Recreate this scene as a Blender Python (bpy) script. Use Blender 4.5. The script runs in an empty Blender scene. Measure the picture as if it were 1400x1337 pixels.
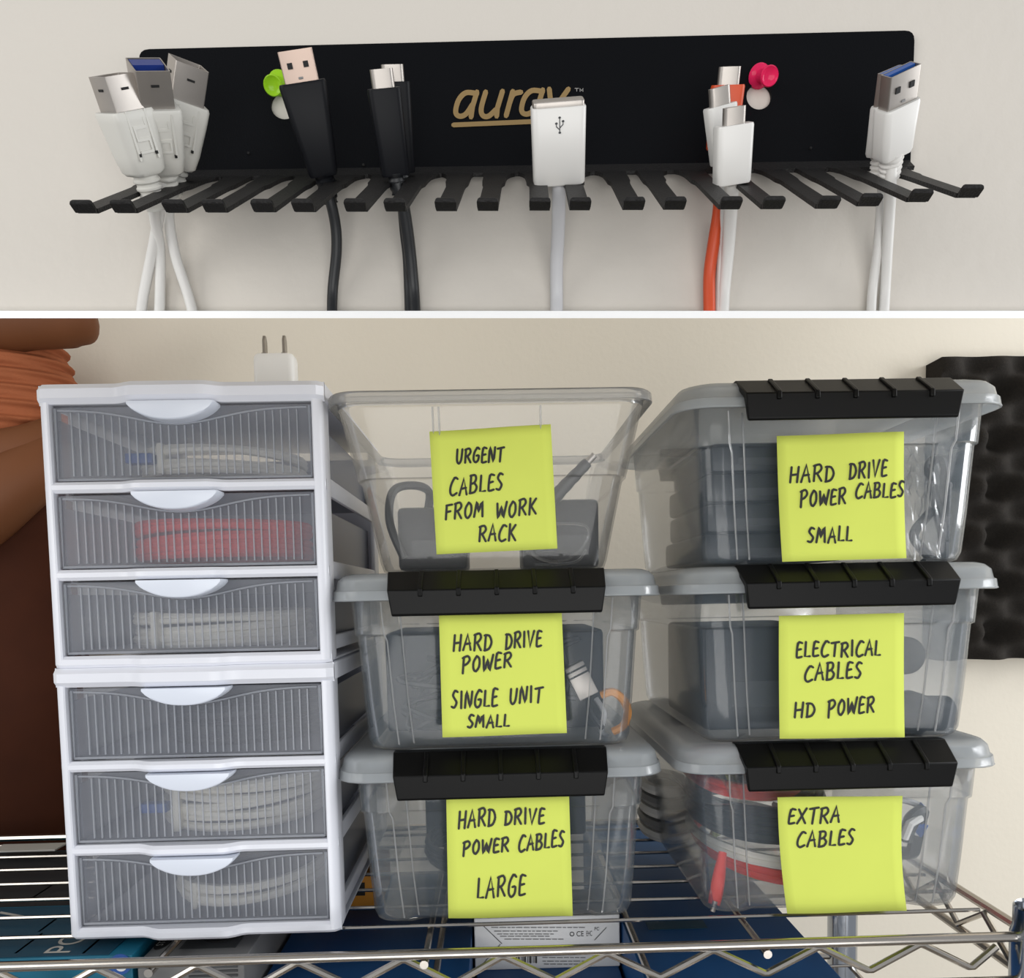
import bpy, bmesh, math, random
from mathutils import Vector, Matrix
random.seed(7)
PI = math.pi
sc = bpy.context.scene
COL = sc.collection

# ------------------------------------------------------------------ camera, light, exposure
F, CX, CY = 1080.0, 700.0, 886.0          # focal length and principal point, pixels of the 1400x1337 frame
SHELF = 1.0                                # height of the wire shelf
dY = Vector((-24 / F, 71 / F, 1.0)).normalized()          # world +Y seen by the camera (right, up, forward)
Zk = Vector((-0.022, 1.0, 0.0)); Zk = (Zk - dY * Zk.dot(dY)).normalized()
Xk = Vector((Zk.y * dY.z - Zk.z * dY.y, Zk.z * dY.x - Zk.x * dY.z, Zk.x * dY.y - Zk.y * dY.x))
if Xk.x < 0: Xk = -Xk
EYE = Vector((0, 0, 0))
def ray(px, py):
    c = Vector(((px - CX) / F, (CY - py) / F, 1.0))
    return Vector((c.dot(Xk), c.dot(dY), c.dot(Zk)))
def at(px, py, Y):
    d = ray(px, py)
    return EYE + d * (Y / d.y)
EYE = Vector((0, 0, SHELF - at(690, 1260, 0.47).z))
cam_d = bpy.data.cameras.new('camera'); cam = bpy.data.objects.new('camera', cam_d); COL.objects.link(cam)
cam_d.sensor_fit = 'HORIZONTAL'; cam_d.sensor_width = 36.0
cam_d.lens = F / 1400 * 36.0
cam_d.shift_y = (CY - 668.5) / 1400
cam_d.clip_start = 0.01
R = Matrix(((Xk.x, Xk.y, -Xk.z), (dY.x, dY.y, -dY.z), (Zk.x, Zk.y, -Zk.z))).to_4x4()
cam.matrix_world = Matrix.Translation(EYE) @ R
sc.camera = cam

w = bpy.data.worlds.new('room_light'); sc.world = w; w.use_nodes = True
w.node_tree.nodes['Background'].inputs[0].default_value = (0.93, 0.96, 1.0, 1)
w.node_tree.nodes['Background'].inputs[1].default_value = 0.46
def area(name, loc, target, size, power, color):
    d = bpy.data.lights.new(name, 'AREA'); d.shape = 'RECTANGLE'; d.size, d.size_y = size
    d.energy = power; d.color = color
    o = bpy.data.objects.new(name, d); COL.objects.link(o); o.location = loc
    o.rotation_euler = (Vector(target) - Vector(loc)).to_track_quat('-Z', 'Y').to_euler()
    return o
area('window_left', (-1.2, -0.55, 1.55), (0.0, 0.33, 1.40), (0.9, 0.9), 8.5, (1.0, 0.985, 0.955))
area('fill_front', (0.15, -1.25, 0.72), (0.0, 0.6, 1.15), (1.5, 0.9), 15, (1.0, 0.99, 0.97))  # unseen fill added low in front to brighten the bay and back wall
area('window_right', (1.45, 0.22, 1.50), (0.0, 0.75, 1.36), (0.8, 0.8), 13, (0.97, 0.985, 1.0))
sc.view_settings.view_transform = 'Standard'
sc.view_settings.look = 'None'
sc.view_settings.exposure = 0.0
sc.view_settings.gamma = 1.0
sc.view_settings.use_curve_mapping = False
sc.cycles.use_denoising = True
sc.cycles.max_bounces = 12
sc.cycles.transparent_max_bounces = 48
sc.cycles.transmission_bounces = 8
sc.cycles.caustics_reflective = False
sc.cycles.caustics_refractive = False

# ------------------------------------------------------------------ materials
def srgb(r, g, b):
    f = lambda v: (v / 255 / 12.92) if v / 255 <= 0.04045 else ((v / 255 + 0.055) / 1.055) ** 2.4
    return (f(r), f(g), f(b), 1)
def mat(name, rgb, rough=0.5, metal=0.0, spec=0.5, noise=0.0, nscale=60, bump=0.0, bscale=200, sub=0.0, aniso=None):
    m = bpy.data.materials.new(name); m.use_nodes = True
    nt = m.node_tree; p = nt.nodes['Principled BSDF']
    c = srgb(*rgb)
    p.inputs['Base Color'].default_value = c
    p.inputs['Roughness'].default_value = rough
    p.inputs['Metallic'].default_value = metal
    p.inputs['Specular IOR Level'].default_value = spec
    tc = nt.nodes.new('ShaderNodeTexCoord')
    if noise > 0:
        n = nt.nodes.new('ShaderNodeTexNoise'); n.inputs['Scale'].default_value = nscale; n.inputs['Detail'].default_value = 4
        nt.links.new(tc.outputs['Object'], n.inputs['Vector'])
        mx = nt.nodes.new('ShaderNodeMix'); mx.data_type = 'RGBA'
        mx.inputs['A'].default_value = tuple(max(0, v * (1 - noise)) for v in c[:3]) + (1,)
        mx.inputs['B'].default_value = tuple(min(1, v * (1 + noise)) for v in c[:3]) + (1,)
        nt.links.new(n.outputs['Fac'], mx.inputs['Factor']); nt.links.new(mx.outputs['Result'], p.inputs['Base Color'])
    if bump > 0:
        n2 = nt.nodes.new('ShaderNodeTexNoise'); n2.inputs['Scale'].default_value = bscale; n2.inputs['Detail'].default_value = 3
        nt.links.new(tc.outputs['Object'], n2.inputs['Vector'])
        b = nt.nodes.new('ShaderNodeBump'); b.inputs['Strength'].default_value = bump; b.inputs['Distance'].default_value = 0.001
        nt.links.new(n2.outputs['Fac'], b.inputs['Height']); nt.links.new(b.outputs['Normal'], p.inputs['Normal'])
    if sub > 0:
        p.inputs['Subsurface Weight'].default_value = sub
        p.inputs['Subsurface Radius'].default_value = (0.004, 0.004, 0.004)
    return m
def clear(name, rgb, haze, rough=0.2, tint=(1, 1, 1), fres=0.5, translucent=0.5):
    """see-through plastic: transparent + hazy diffuse/translucent body + glossy skin"""
    m = bpy.data.materials.new(name); m.use_nodes = True
    nt = m.node_tree; nt.nodes.remove(nt.nodes['Principled BSDF'])
    N = nt.nodes.new; out = nt.nodes['Material Output']
    tr = N('ShaderNodeBsdfTransparent'); tr.inputs[0].default_value = tint + (1,)
    df = N('ShaderNodeBsdfDiffuse'); df.inputs[0].default_value = srgb(*rgb)
    tl = N('ShaderNodeBsdfTranslucent'); tl.inputs[0].default_value = srgb(*rgb)
    m0 = N('ShaderNodeMixShader'); m0.inputs[0].default_value = translucent
    nt.links.new(df.outputs[0], m0.inputs[1]); nt.links.new(tl.outputs[0], m0.inputs[2])
    m1 = N('ShaderNodeMixShader'); m1.inputs[0].default_value = haze
    nt.links.new(tr.outputs[0], m1.inputs[1]); nt.links.new(m0.outputs[0], m1.inputs[2])
    gl = N('ShaderNodeBsdfGlossy'); gl.inputs['Roughness'].default_value = rough
    fr = N('ShaderNodeFresnel'); fr.inputs[0].default_value = 1.45
    mu = N('ShaderNodeMath'); mu.operation = 'MULTIPLY'; mu.inputs[1].default_value = fres
    nt.links.new(fr.outputs[0], mu.inputs[0])
    m2 = N('ShaderNodeMixShader'); nt.links.new(mu.outputs[0], m2.inputs[0])
    nt.links.new(m1.outputs[0], m2.inputs[1]); nt.links.new(gl.outputs[0], m2.inputs[2])
    nt.links.new(m2.outputs[0], out.inputs[0])
    return m
def frosted(name, rgb, haze):
    m = clear(name, rgb, haze, rough=0.3, translucent=0.35, fres=0.6); nt = m.node_tree
    tr = [n for n in nt.nodes if n.type == 'BSDF_TRANSPARENT'][0]
    rf = nt.nodes.new('ShaderNodeBsdfRefraction'); rf.inputs['Roughness'].default_value = 0.28; rf.inputs['IOR'].default_value = 1.12
    mx = nt.nodes.new('ShaderNodeMixShader'); mx.inputs[0].default_value = 0.10
    to = tr.outputs[0].links[0].to_socket
    nt.links.new(tr.outputs[0], mx.inputs[1]); nt.links.new(rf.outputs[0], mx.inputs[2]); nt.links.new(mx.outputs[0], to)
    return m
M = {}
M['wall'] = mat('wall_paint', (206, 200, 191), 0.7, noise=0.015, nscale=9, bump=0.35, bscale=160)
M['wall2'] = mat('back_wall_paint', (232, 224, 208), 0.75, noise=0.015, nscale=9, bump=0.25, bscale=140)
M['divider'] = mat('divider_white', (255, 255, 255), 0.5)
M['floor'] = mat('floor_grey', (120, 112, 104), 0.6, noise=0.1)
M['rack'] = mat('black_powder_coat', (11, 12, 15), 0.5, spec=0.07, bump=0.15, bscale=1500)
M['tine'] = mat('black_coated_steel', (30, 29, 29), 0.5, spec=0.2, noise=0.25, nscale=220, bump=0.4, bscale=1200)
M['gold'] = mat('gold_print', (140, 116, 76), 0.5, spec=0.3)
M['greyprint'] = mat('grey_print', (150, 148, 145), 0.5)
M['whiteplug'] = mat('white_plug_plastic', (222, 220, 216), 0.35, sub=0.0)
M['whitecase'] = mat('bright_white_plastic', (250, 249, 246), 0.35)
M['greyplug'] = mat('warm_white_plug_plastic', (205, 203, 196), 0.45)
M['blackplug'] = mat('black_plug_plastic', (15, 16, 20), 0.45, spec=0.15)
M['blackcable'] = mat('black_cable_jacket', (22, 24, 27), 0.45)
M['whitecable'] = mat('white_cable_jacket', (216, 214, 210), 0.45)
M['greycable'] = mat('pale_grey_cable_jacket', (196, 196, 198), 0.45)
M['orange'] = mat('orange_jacket', (205, 74, 30), 0.45)
M['steel'] = mat('plated_steel', (176, 170, 164), 0.42, metal=0.9, noise=0.06, nscale=300)
M['rosesteel'] = mat('warm_plated_steel', (178, 158, 146), 0.42, metal=0.75)
M['dark'] = mat('dark_hole', (8, 8, 9), 0.7)
M['bluetongue'] = mat('blue_plastic', (36, 84, 160), 0.4)
M['bluedeep'] = mat('deep_blue_plastic', (24, 48, 120), 0.4)
M['whitegloss'] = mat('white_cabinet_plastic', (226, 228, 236), 0.3, spec=0.5)
M['whitehandle'] = mat('white_pull_plastic', (222, 228, 240), 0.32)
M['frost'] = clear('frosted_drawer_plastic', (200, 206, 222), 0.30, rough=0.3, translucent=0.35, fres=0.6)
M['frostfront'] = frosted('frosted_front_plastic', (206, 211, 224), 0.19)
M['frostrib'] = clear('frosted_rib_plastic', (225, 230, 240), 0.42, rough=0.2, translucent=0.35, fres=0.8)
M['bin'] = clear('clear_bin_plastic', (192, 208, 222), 0.095, rough=0.12, translucent=0.4, fres=0.55)
M['binlid'] = clear('milky_lid_plastic', (224, 230, 234), 0.50, rough=0.18, translucent=0.45, fres=0.6)
M['milky'] = clear('milky_added_panel', (235, 236, 238), 0.85, rough=0.3, translucent=0.6, fres=0.4)
M['binopen'] = clear('clear_open_bin_plastic', (205, 208, 210), 0.055, rough=0.1, translucent=0.4, fres=0.5)
M['binrim'] = clear('rim_plastic', (225, 226, 226), 0.35, rough=0.15, translucent=0.4, fres=0.9)
M['bag'] = clear('clear_bag_film', (230, 232, 235), 0.03, rough=0.12, translucent=0.3, fres=0.5)
M['latch'] = mat('black_latch_plastic', (12, 12, 12), 0.40, spec=0.16, bump=0.06, bscale=2500)
M['note'] = mat('yellow_green_paper', (212, 224, 104), 0.85, spec=0.1, noise=0.02, nscale=60)
M['ink'] = mat('black_ink', (26, 26, 24), 0.6)
M['chrome'] = mat('chrome_wire', (190, 184, 176), 0.22, metal=1.0)
M['chromepost'] = mat('chrome_post', (170, 174, 180), 0.16, metal=1.0)
M['foam'] = mat('charcoal_foam', (52, 49, 46), 0.95, spec=0.1, noise=0.25, nscale=500, bump=0.8, bscale=900)
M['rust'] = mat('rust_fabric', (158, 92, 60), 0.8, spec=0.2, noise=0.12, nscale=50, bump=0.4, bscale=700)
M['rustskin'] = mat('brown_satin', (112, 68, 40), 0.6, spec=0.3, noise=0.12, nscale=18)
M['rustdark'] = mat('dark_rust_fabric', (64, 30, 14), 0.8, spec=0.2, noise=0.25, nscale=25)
M['navy'] = mat('navy_card', (10, 76, 130), 0.55, noise=0.08, nscale=30)
M['teal'] = mat('teal_card', (12, 104, 132), 0.5, noise=0.06, nscale=30)
M['tealdark'] = mat('dark_teal_card', (12, 64, 86), 0.5, noise=0.06)
M['blackcard'] = mat('black_card', (24, 28, 34), 0.5)
M['greycard'] = mat('grey_card', (124, 124, 124), 0.5)
M['lightgrey'] = mat('light_grey_card', (176, 174, 168), 0.55)
M['darkgrey'] = mat('dark_grey_print', (66, 68, 70), 0.5)
M['whitecard'] = mat('white_card', (226, 226, 226), 0.55)
M['amber'] = mat('amber_card', (200, 132, 20), 0.55)
M['adapter'] = mat('black_adapter_plastic', (28, 30, 34), 0.45)
M['copper'] = mat('orange_connector', (214, 140, 44), 0.45)
M['redcable'] = mat('red_cable_jacket', (238, 60, 42), 0.5)
M['creamcable'] = mat('cream_cable_jacket', (244, 240, 228), 0.5)
M['greencable'] = mat('olive_cable_jacket', (150, 158, 96), 0.5)
M['pinkpin'] = clear('pink_pin_plastic', (255, 50, 110), 0.85, rough=0.08, tint=(1.0, 0.35, 0.5), translucent=0.25)
M['greenpin'] = clear('green_pin_plastic', (180, 235, 50), 0.85, rough=0.08, tint=(0.75, 1.0, 0.35), translucent=0.25)

# ------------------------------------------------------------------ mesh helpers
def new(): return bmesh.new()
def quadstrip(bm, rings, closed=True, cap0=False, cap1=False):
    vs = [[bm.verts.new(p) for p in r] for r in rings]
    n = len(vs[0])
    for a, b in zip(vs[:-1], vs[1:]):
        for i in range(n if closed else n - 1):
            j = (i + 1) % n
            try: bm.faces.new((a[i], a[j], b[j], b[i]))
            except ValueError: pass
    if cap0: bm.faces.new(list(reversed(vs[0])))
    if cap1: bm.faces.new(vs[-1])
    return vs
def box(bm, c, s, bev=0.0, rot=None, seg=2):
    r = bmesh.ops.create_cube(bm, size=1.0)
    vs = r['verts']
    for v in vs: v.co = Vector((v.co.x * s[0], v.co.y * s[1], v.co.z * s[2]))
    if bev > 0:
        es = list({e for v in vs for e in v.link_edges})
        g = bmesh.ops.bevel(bm, geom=es, offset=min(bev, 0.49 * min(s)), segments=seg, affect='EDGES', profile=0.5)
        vs = list({v for f in g['faces'] for v in f.verts} | {v for v in vs if v.is_valid})
    for v in vs:
        if rot is not None: v.co = rot @ v.co
        v.co += Vector(c)
    return vs
def smoothpath(pts, k=6, closed=False):
    pts = [Vector(p) for p in pts]; out = []; n = len(pts)
    if n < 3 and not closed: return pts
    for i in range(n if closed else n - 1):
        if closed: p0, p1, p2, p3 = pts[i - 1], pts[i], pts[(i + 1) % n], pts[(i + 2) % n]
        else: p0, p1, p2, p3 = pts[max(i - 1, 0)], pts[i], pts[i + 1], pts[min(i + 2, n - 1)]
        for t in range(k):
            t /= k
            out.append(0.5 * ((2 * p1) + (p2 - p0) * t + (2 * p0 - 5 * p1 + 4 * p2 - p3) * t * t + (3 * p1 - p0 - 3 * p2 + p3) * t ** 3))
    if not closed: out.append(pts[-1])
    return out
def tube(bm, pts, r, seg=8, closed=False, caps=True, flat=1.0):
    pts = [Vector(p) for p in pts]; n = len(pts)
    rr = r if isinstance(r, (list, tuple)) else [r] * n
    rings = []; up = None
    for i, p in enumerate(pts):
        a = pts[i - 1] if (i > 0 or closed) else p
        b = pts[(i + 1) % n] if (i < n - 1 or closed) else p
        t = (b - a)
        if t.length < 1e-9: t = Vector((0, 0, 1))
        t.normalize()
        if up is None:
            up = Vector((0, 0, 1)) if abs(t.z) < 0.9 else Vector((1, 0, 0))
        up = up - t * up.dot(t)
        if up.length < 1e-6: up = t.orthogonal()
        up.normalize(); s = t.cross(up)
        rings.append([p + (s * math.cos(2 * PI * k / seg) + up * math.sin(2 * PI * k / seg) * flat) * rr[i] for k in range(seg)])
    if closed: rings.append(rings[0])
    quadstrip(bm, rings, True, caps and not closed, caps and not closed)
def lathe(bm, prof, seg=20, mtx=None):
    rings = []
    for r, z in prof:
        ring = [Vector((r * math.cos(2 * PI * k / seg), r * math.sin(2 * PI * k / seg), z)) for k in range(seg)]
        if mtx is not None: ring = [mtx @ v for v in ring]
        rings.append(ring)
    quadstrip(bm, rings, True, True, True)
def rrect(hw, y0, y1, r, z, seg=5):
    """rounded rectangle outline in XY, counter-clockwise"""
    pts = []
    for cx, cy, a0 in ((hw - r, y0 + r, -PI / 2), (hw - r, y1 - r, 0), (-hw + r, y1 - r, PI / 2), (-hw + r, y0 + r, PI)):
        for k in range(seg + 1):
            a = a0 + (PI / 2) * k / seg
            pts.append(Vector((cx + r * math.cos(a), cy + r * math.sin(a), z)))
    return pts
def prism(bm, poly, fn, d0, d1):
    """poly: list of 2-D points; fn(u, v, d) -> 3-D"""
    a = [bm.verts.new(fn(u, v, d0)) for u, v in poly]; b = [bm.verts.new(fn(u, v, d1)) for u, v in poly]
    n = len(poly)
    bm.faces.new(a); bm.faces.new(list(reversed(b)))
    for i in range(n): bm.faces.new((a[i], b[i], b[(i + 1) % n], a[(i + 1) % n]))
LIFT = [0]
def ribbon(bm, strokes, wd, fn, up=Vector((0, -1, 0))):
    """flat pen strokes: each a list of 2-D points, with round ends; fn(u, v) -> 3-D"""
    for st in strokes:
        LIFT[0] += 1; lift = up * ((LIFT[0] % 9) * 1.6e-5)
        st = [Vector((p[0], p[1])) for p in st]
        if len(st) == 1: st = [st[0], st[0] + Vector((1e-5, 0))]
        L, Rr = [], []
        for i, p in enumerate(st):
            a = st[max(i - 1, 0)]; b = st[min(i + 1, len(st) - 1)]
            t = b - a
            if t.length < 1e-12: t = Vector((1, 0))
            t.normalize(); n = Vector((-t.y, t.x))
            m = 1.0
            if 0 < i < len(st) - 1:
                t1 = (p - a).normalized(); m = min(1.6, 1 / max(0.5, abs(Vector((-t1.y, t1.x)).dot(n))))
            hw = wd / 2 * m
            if i == 0:
                L.append(p - t * wd * 0.45 + n * hw * 0.5); Rr.append(p - t * wd * 0.45 - n * hw * 0.5)
            L.append(p + n * hw); Rr.append(p - n * hw)
            if i == len(st) - 1:
                L.append(p + t * wd * 0.45 + n * hw * 0.5); Rr.append(p + t * wd * 0.45 - n * hw * 0.5)
        lv = [bm.verts.new(fn(v.x, v.y) + lift) for v in L]; rv = [bm.verts.new(fn(v.x, v.y) + lift) for v in Rr]
        for i in range(len(lv) - 1): bm.faces.new((lv[i], rv[i], rv[i + 1], lv[i + 1]))
def obj(name, bm, m, parent=None, world=False, smooth=True, solid=0.0, bevel=0.0, recalc=True, angle=40):
    """link bm as ONE mesh object; world=True: bm is in world coordinates and is moved into the parent's frame"""
    if world and parent is not None: bm.transform(parent.matrix_basis.inverted())
    if recalc: bmesh.ops.recalc_face_normals(bm, faces=bm.faces)
    if smooth:
        for f in bm.faces: f.smooth = True
        for e in bm.edges:
            if len(e.link_faces) == 2 and e.calc_face_angle(0) > math.radians(angle): e.smooth = False
    me = bpy.data.meshes.new(name); bm.to_mesh(me); bm.free()
    me.materials.append(m)
    o = bpy.data.objects.new(name, me); COL.objects.link(o)
    if parent is not None: o.parent = parent
    if solid:
        s = o.modifiers.new('wall_thickness', 'SOLIDIFY'); s.thickness = solid; s.offset = -1
    if bevel:
        b = o.modifiers.new('edge', 'BEVEL'); b.width = bevel; b.segments = 2; b.limit_method = 'ANGLE'
    return o
def tag(o, label, cat, group=None, kind=None):
    o['label'] = label; o['category'] = cat
    if group: o['group'] = group
    if kind: o['kind'] = kind
    return o
def thing(name, label, cat, loc=(0, 0, 0), mtx=None, group=None):
    o = bpy.data.objects.new(name, None); COL.objects.link(o); o.empty_display_size = 0.01
    if mtx is not None: o.matrix_basis = mtx
    else: o.location = loc; o.matrix_basis = Matrix.Translation(Vector(loc))
    return tag(o, label, cat, group)
def struct(name, bm, m, **k):
    o = obj(name, bm, m, **k); o['kind'] = 'structure'; return o
def dup(root, mtx, label=None):
    c = root.copy(); COL.objects.link(c); c.matrix_basis = mtx
    if label: c['label'] = label
    for ch in list(root.children):
        d = ch.copy(); COL.objects.link(d); d.parent = c
        for g in list(ch.children):
            e = g.copy(); COL.objects.link(e); e.parent = d
    return c
def text_bm(txt, size, mtx):
    cu = bpy.data.curves.new('lettering', 'FONT'); cu.body = txt; cu.size = size; cu.align_x = 'CENTER'; cu.align_y = 'CENTER'
    o = bpy.data.objects.new('lettering', cu); COL.objects.link(o)
    dg = bpy.context.evaluated_depsgraph_get(); me = bpy.data.meshes.new_from_object(o.evaluated_get(dg))
    bpy.data.objects.remove(o); bm = bmesh.new(); bm.from_mesh(me); bpy.data.meshes.remove(me)
    bm.transform(mtx); return bm
def merge(dst, src):
    me = bpy.data.meshes.new('tmp'); src.to_mesh(me); src.free(); dst.from_mesh(me); bpy.data.meshes.remove(me)

# ------------------------------------------------------------------ the setting
YB = 0.85            # back wall
YF = 0.33            # face of the upper wall panel that carries the rack
bm = new(); box(bm, (0, YB + 0.02, 1.1), (3.2, 0.04, 2.2)); struct('wall_back', bm, M['wall2'], smooth=False)
bm = new(); box(bm, (0, 0.2, -0.02), (3.2, 1.4, 0.04)); struct('floor', bm, M['floor'], smooth=False)
# upper wall panel ; white strip below stands in for the divider between two views
XA, XB = -700, 2100
lo = [at(XA, 435, 0.323), at(XB, 435, 0.323)]
hi = [at(XA, 425, 0.323), at(XB, 425, 0.323)]
def section(profile, name, m):
    bm = new(); rings = []
    for k in (0, 1):
        zb, zt, x = lo[k].z, hi[k].z, lo[k].x
        rings.append([Vector((x, y, z if z > 1.9 else (zb + z))) for y, z in profile(zt - zb)])
    quadstrip(bm, rings, True, True, True); return struct(name, bm, m, smooth=False)
section(lambda h: [(0.33, 0.0038), (0.33, 2.2), (0.342, 2.2), (0.342, 0.0092)], 'wall_upper', M['wall'])
section(lambda h: [(0.323, h), (0.323, 0.0), (0.3298, 0.0032), (0.3298, h + 0.0025)], 'divider_1', M['divider'])
bm = new(); box(bm, (0, 0.59, 2.22), (3.2, 0.56, 0.04)); struct('ceiling', bm, M['wall'], smooth=False)

# ------------------------------------------------------------------ wire shelf
ZW = SHELF - 0.0012   # wire centre height, wires 2.4 mm
shelf = thing('wire_shelf', 'chrome wire shelf carrying the plastic drawers and the clear bins', 'shelf', (0, 0.43, SHELF))
xr = at(1412, 1302, 0.43).x
XL = -0.52
bm = new(); ZR = at(700, 1301, 0.43).z
tube(bm, [(XL, 0.43, ZR), (xr, 0.43, ZR)], 0.0029, 10); obj('front_rail', bm, M['chrome'], shelf, True)
bm = new(); tube(bm, [(XL, 0.43, ZR - 0.026), (xr, 0.43, ZR - 0.026)], 0.0029, 10); obj('lower_rail', bm, M['chrome'], shelf, True)
pk = [at(x, 1312, 0.4335) for x in (-146, -7, 132, 270, 408, 552, 688, 830, 975, 1119, 1258)]
pts = [Vector((XL, 0.4335, ZR - 0.012))]
for i, p in enumerate(pk):
    pts.append(Vector((p.x - 0.0012, 0.4335, ZR - 0.0045))); pts.append(Vector((p.x + 0.0012, 0.4335, ZR - 0.0045)))
    nx = pk[i + 1].x if i + 1 < len(pk) else at(1400, 1312, 0.4335).x
    xm = (p.x + nx) / 2
    if i + 1 == len(pk): xm = at(1327, 1312, 0.4335).x
    pts.append(Vector((xm - 0.0012, 0.4335, ZR - 0.0185))); pts.append(Vector((xm + 0.0012, 0.4335, ZR - 0.0185)))
e = at(1362, 1316, 0.4335); pts.append(Vector((e.x, 0.4335, ZR - 0.007)))
bm = new(); tube(bm, pts, 0.0021, 8); obj('zigzag_truss', bm, M['chrome'], shelf, True)
wy = [0.439 + 0.031 * k for k in range(1, 8)]
for y in wy:
    bm = new(); tube(bm, [(XL, y, ZW), (xr - 0.006, y, ZW)], 0.0012, 6); obj('grid_wire', bm, M['chrome'], shelf, True)
bm = new(); tube(bm, [(XL, 0.675, ZR), (xr, 0.675, ZR)], 0.0029, 8); obj('rear_rail', bm, M['chrome'], shelf, True)
for px, py in ((205, 1300), (580, 1300), (1047, 1302)):
    x = at(px, py, 0.432).x
    bm = new(); tube(bm, [(x, 0.4325, ZW - 0.0045), (x, 0.675, ZW - 0.0045)], 0.0020, 8)
    tube(bm, [(x, 0.4285, ZR - 0.0055), (x, 0.437, ZR - 0.0055)], 0.0025, 10)
    obj('cross_rod', bm, M['chrome'], shelf, True)
for px in (596, 884):
    x = at(px, 1335, 0.46).x
    bm = new(); tube(bm, [(x, 0.44, ZR - 0.026), (x, 0.675, ZR - 0.026)], 0.0022, 8); obj('lower_cross_rod', bm, M['chrome'], shelf, True)
for k, z in ((0, ZR), (1, ZR - 0.026)):
    bm = new(); tube(bm, [(xr, 0.43, z), (xr, 0.675, z)], 0.0029, 8); obj('side_rail', bm, M['chrome'], shelf, True)
pts = []
for i in range(9):
    pts.append((xr - 0.002, 0.445 + 0.027 * i, ZR - (0.004 if i % 2 else 0.022)))
bm = new(); tube(bm, pts, 0.0021, 8); obj('side_truss', bm, M['chrome'], shelf, True)
for x, y, top in ((xr + 0.003, 0.43, 0.012), (xr, 0.675, 0.0), (XL, 0.43, 0.012), (XL, 0.675, 0.0)):
    bm = new(); ring = lambda r, z: [Vector((x + r * math.cos(2 * PI * k / 24), y + r * math.sin(2 * PI * k / 24), z)) for k in range(24)]
    rings = [ring(0.0125, 0.0), ring(0.0125, SHELF - 0.036), ring(0.0142, SHELF - 0.034), ring(0.0142, SHELF + 0.001), ring(0.0128, SHELF + 0.003 + top * 0.2), ring(0.0128, SHELF + 0.004 + top), ring(0.0118, SHELF + 0.005 + top), ring(0.0108, SHELF + 0.003 + top), ring(0.0105, SHELF - 0.02)]
    quadstrip(bm, rings, True, True, True); obj('post', bm, M['chromepost'], shelf, True)
# lower tier of the same shelf, on which the boxes stand
ZL = SHELF - 0.125
bm = new()
for y in [0.43] + wy + [0.675]: tube(bm, [(XL, y, ZL - 0.0012), (xr, y, ZL - 0.0012)], 0.0012 if y not in (0.43, 0.675) else 0.0029, 6)
for x in (XL + 0.01, -0.25, 0.0, 0.2, xr): tube(bm, [(x, 0.43, ZL - 0.004), (x, 0.675, ZL - 0.004)], 0.002, 6)
obj('lower_tier', bm, M['chrome'], shelf, True)

# ------------------------------------------------------------------ clear latch bins
HB = (at(690, 1020, 0.465).z - SHELF - 0.0) ; HB = (at(690, 780, 0.465).z - SHELF) / 2.0
DB = 0.225
def body_outline(hw, y0, y1, z, r=0.012, rec=0.004):
    c = 0.015; s = 0.011
    pts = []
    for cx, cy, a0 in ((hw - r, y0 + r, -PI / 2), (hw - r, y1 - r, 0), (-hw + r, y1 - r, PI / 2), (-hw + r, y0 + r, PI)):
        for k in range(7):
            a = a0 + (PI / 2) * k / 6
            pts.append(Vector((cx + r * math.cos(a), cy + r * math.sin(a), z)))
        if a0 == 0:       # back, right to left
            pts += [Vector((hw - c - 0.004, y1, z)), Vector((hw - c - s, y1 - rec, z)), Vector((-hw + c + s, y1 - rec, z)), Vector((-hw + c + 0.004, y1, z))]
        if a0 == PI:      # front, left to right
            pts += [Vector((-hw + c + 0.004, y0, z)), Vector((-hw + c + s, y0 + rec, z)), Vector((hw - c - s, y0 + rec, z)), Vector((hw - c - 0.004, y0, z))]
    return pts
def latch_bm():
    bm = new(); L = 0.0635; H = HB
    prof = [(0.016, H + 0.0004), (0.008, H + 0.0006), (-0.007, H - 0.0095), (-0.0085, H - 0.0105), (-0.0068, H - 0.0245), (-0.0056, H - 0.0255), (-0.0035, H - 0.0245), (-0.0030, H - 0.012), (0.008, H - 0.0035), (0.016, H - 0.002)]
    rings = []
    for x, tp in ((-L, 0.0), (L, 0.0)):
        sgn = 1 if x > 0 else -1
        rings.append([Vector((x - sgn * (0.0035 * max(0, (H - z) / 0.0255)), y, z)) for y, z in prof])
    quadstrip(bm, rings, True, True, True)
    return bm
def rib_bm(x):
    bm = new(); H = HB; wd = 0.0013
    prof = [(0.0078, H + 0.0002), (0.0062, H + 0.0010), (-0.0072, H - 0.0080), (-0.0094, H - 0.0098), (-0.0096, H - 0.0140), (-0.0070, H - 0.0145), (-0.004, H - 0.0110)]
    quadstrip(bm, [[Vector((x + s, y, z)) for y, z in prof] for s in (-wd, wd)], True, True, True)
    return bm
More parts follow.
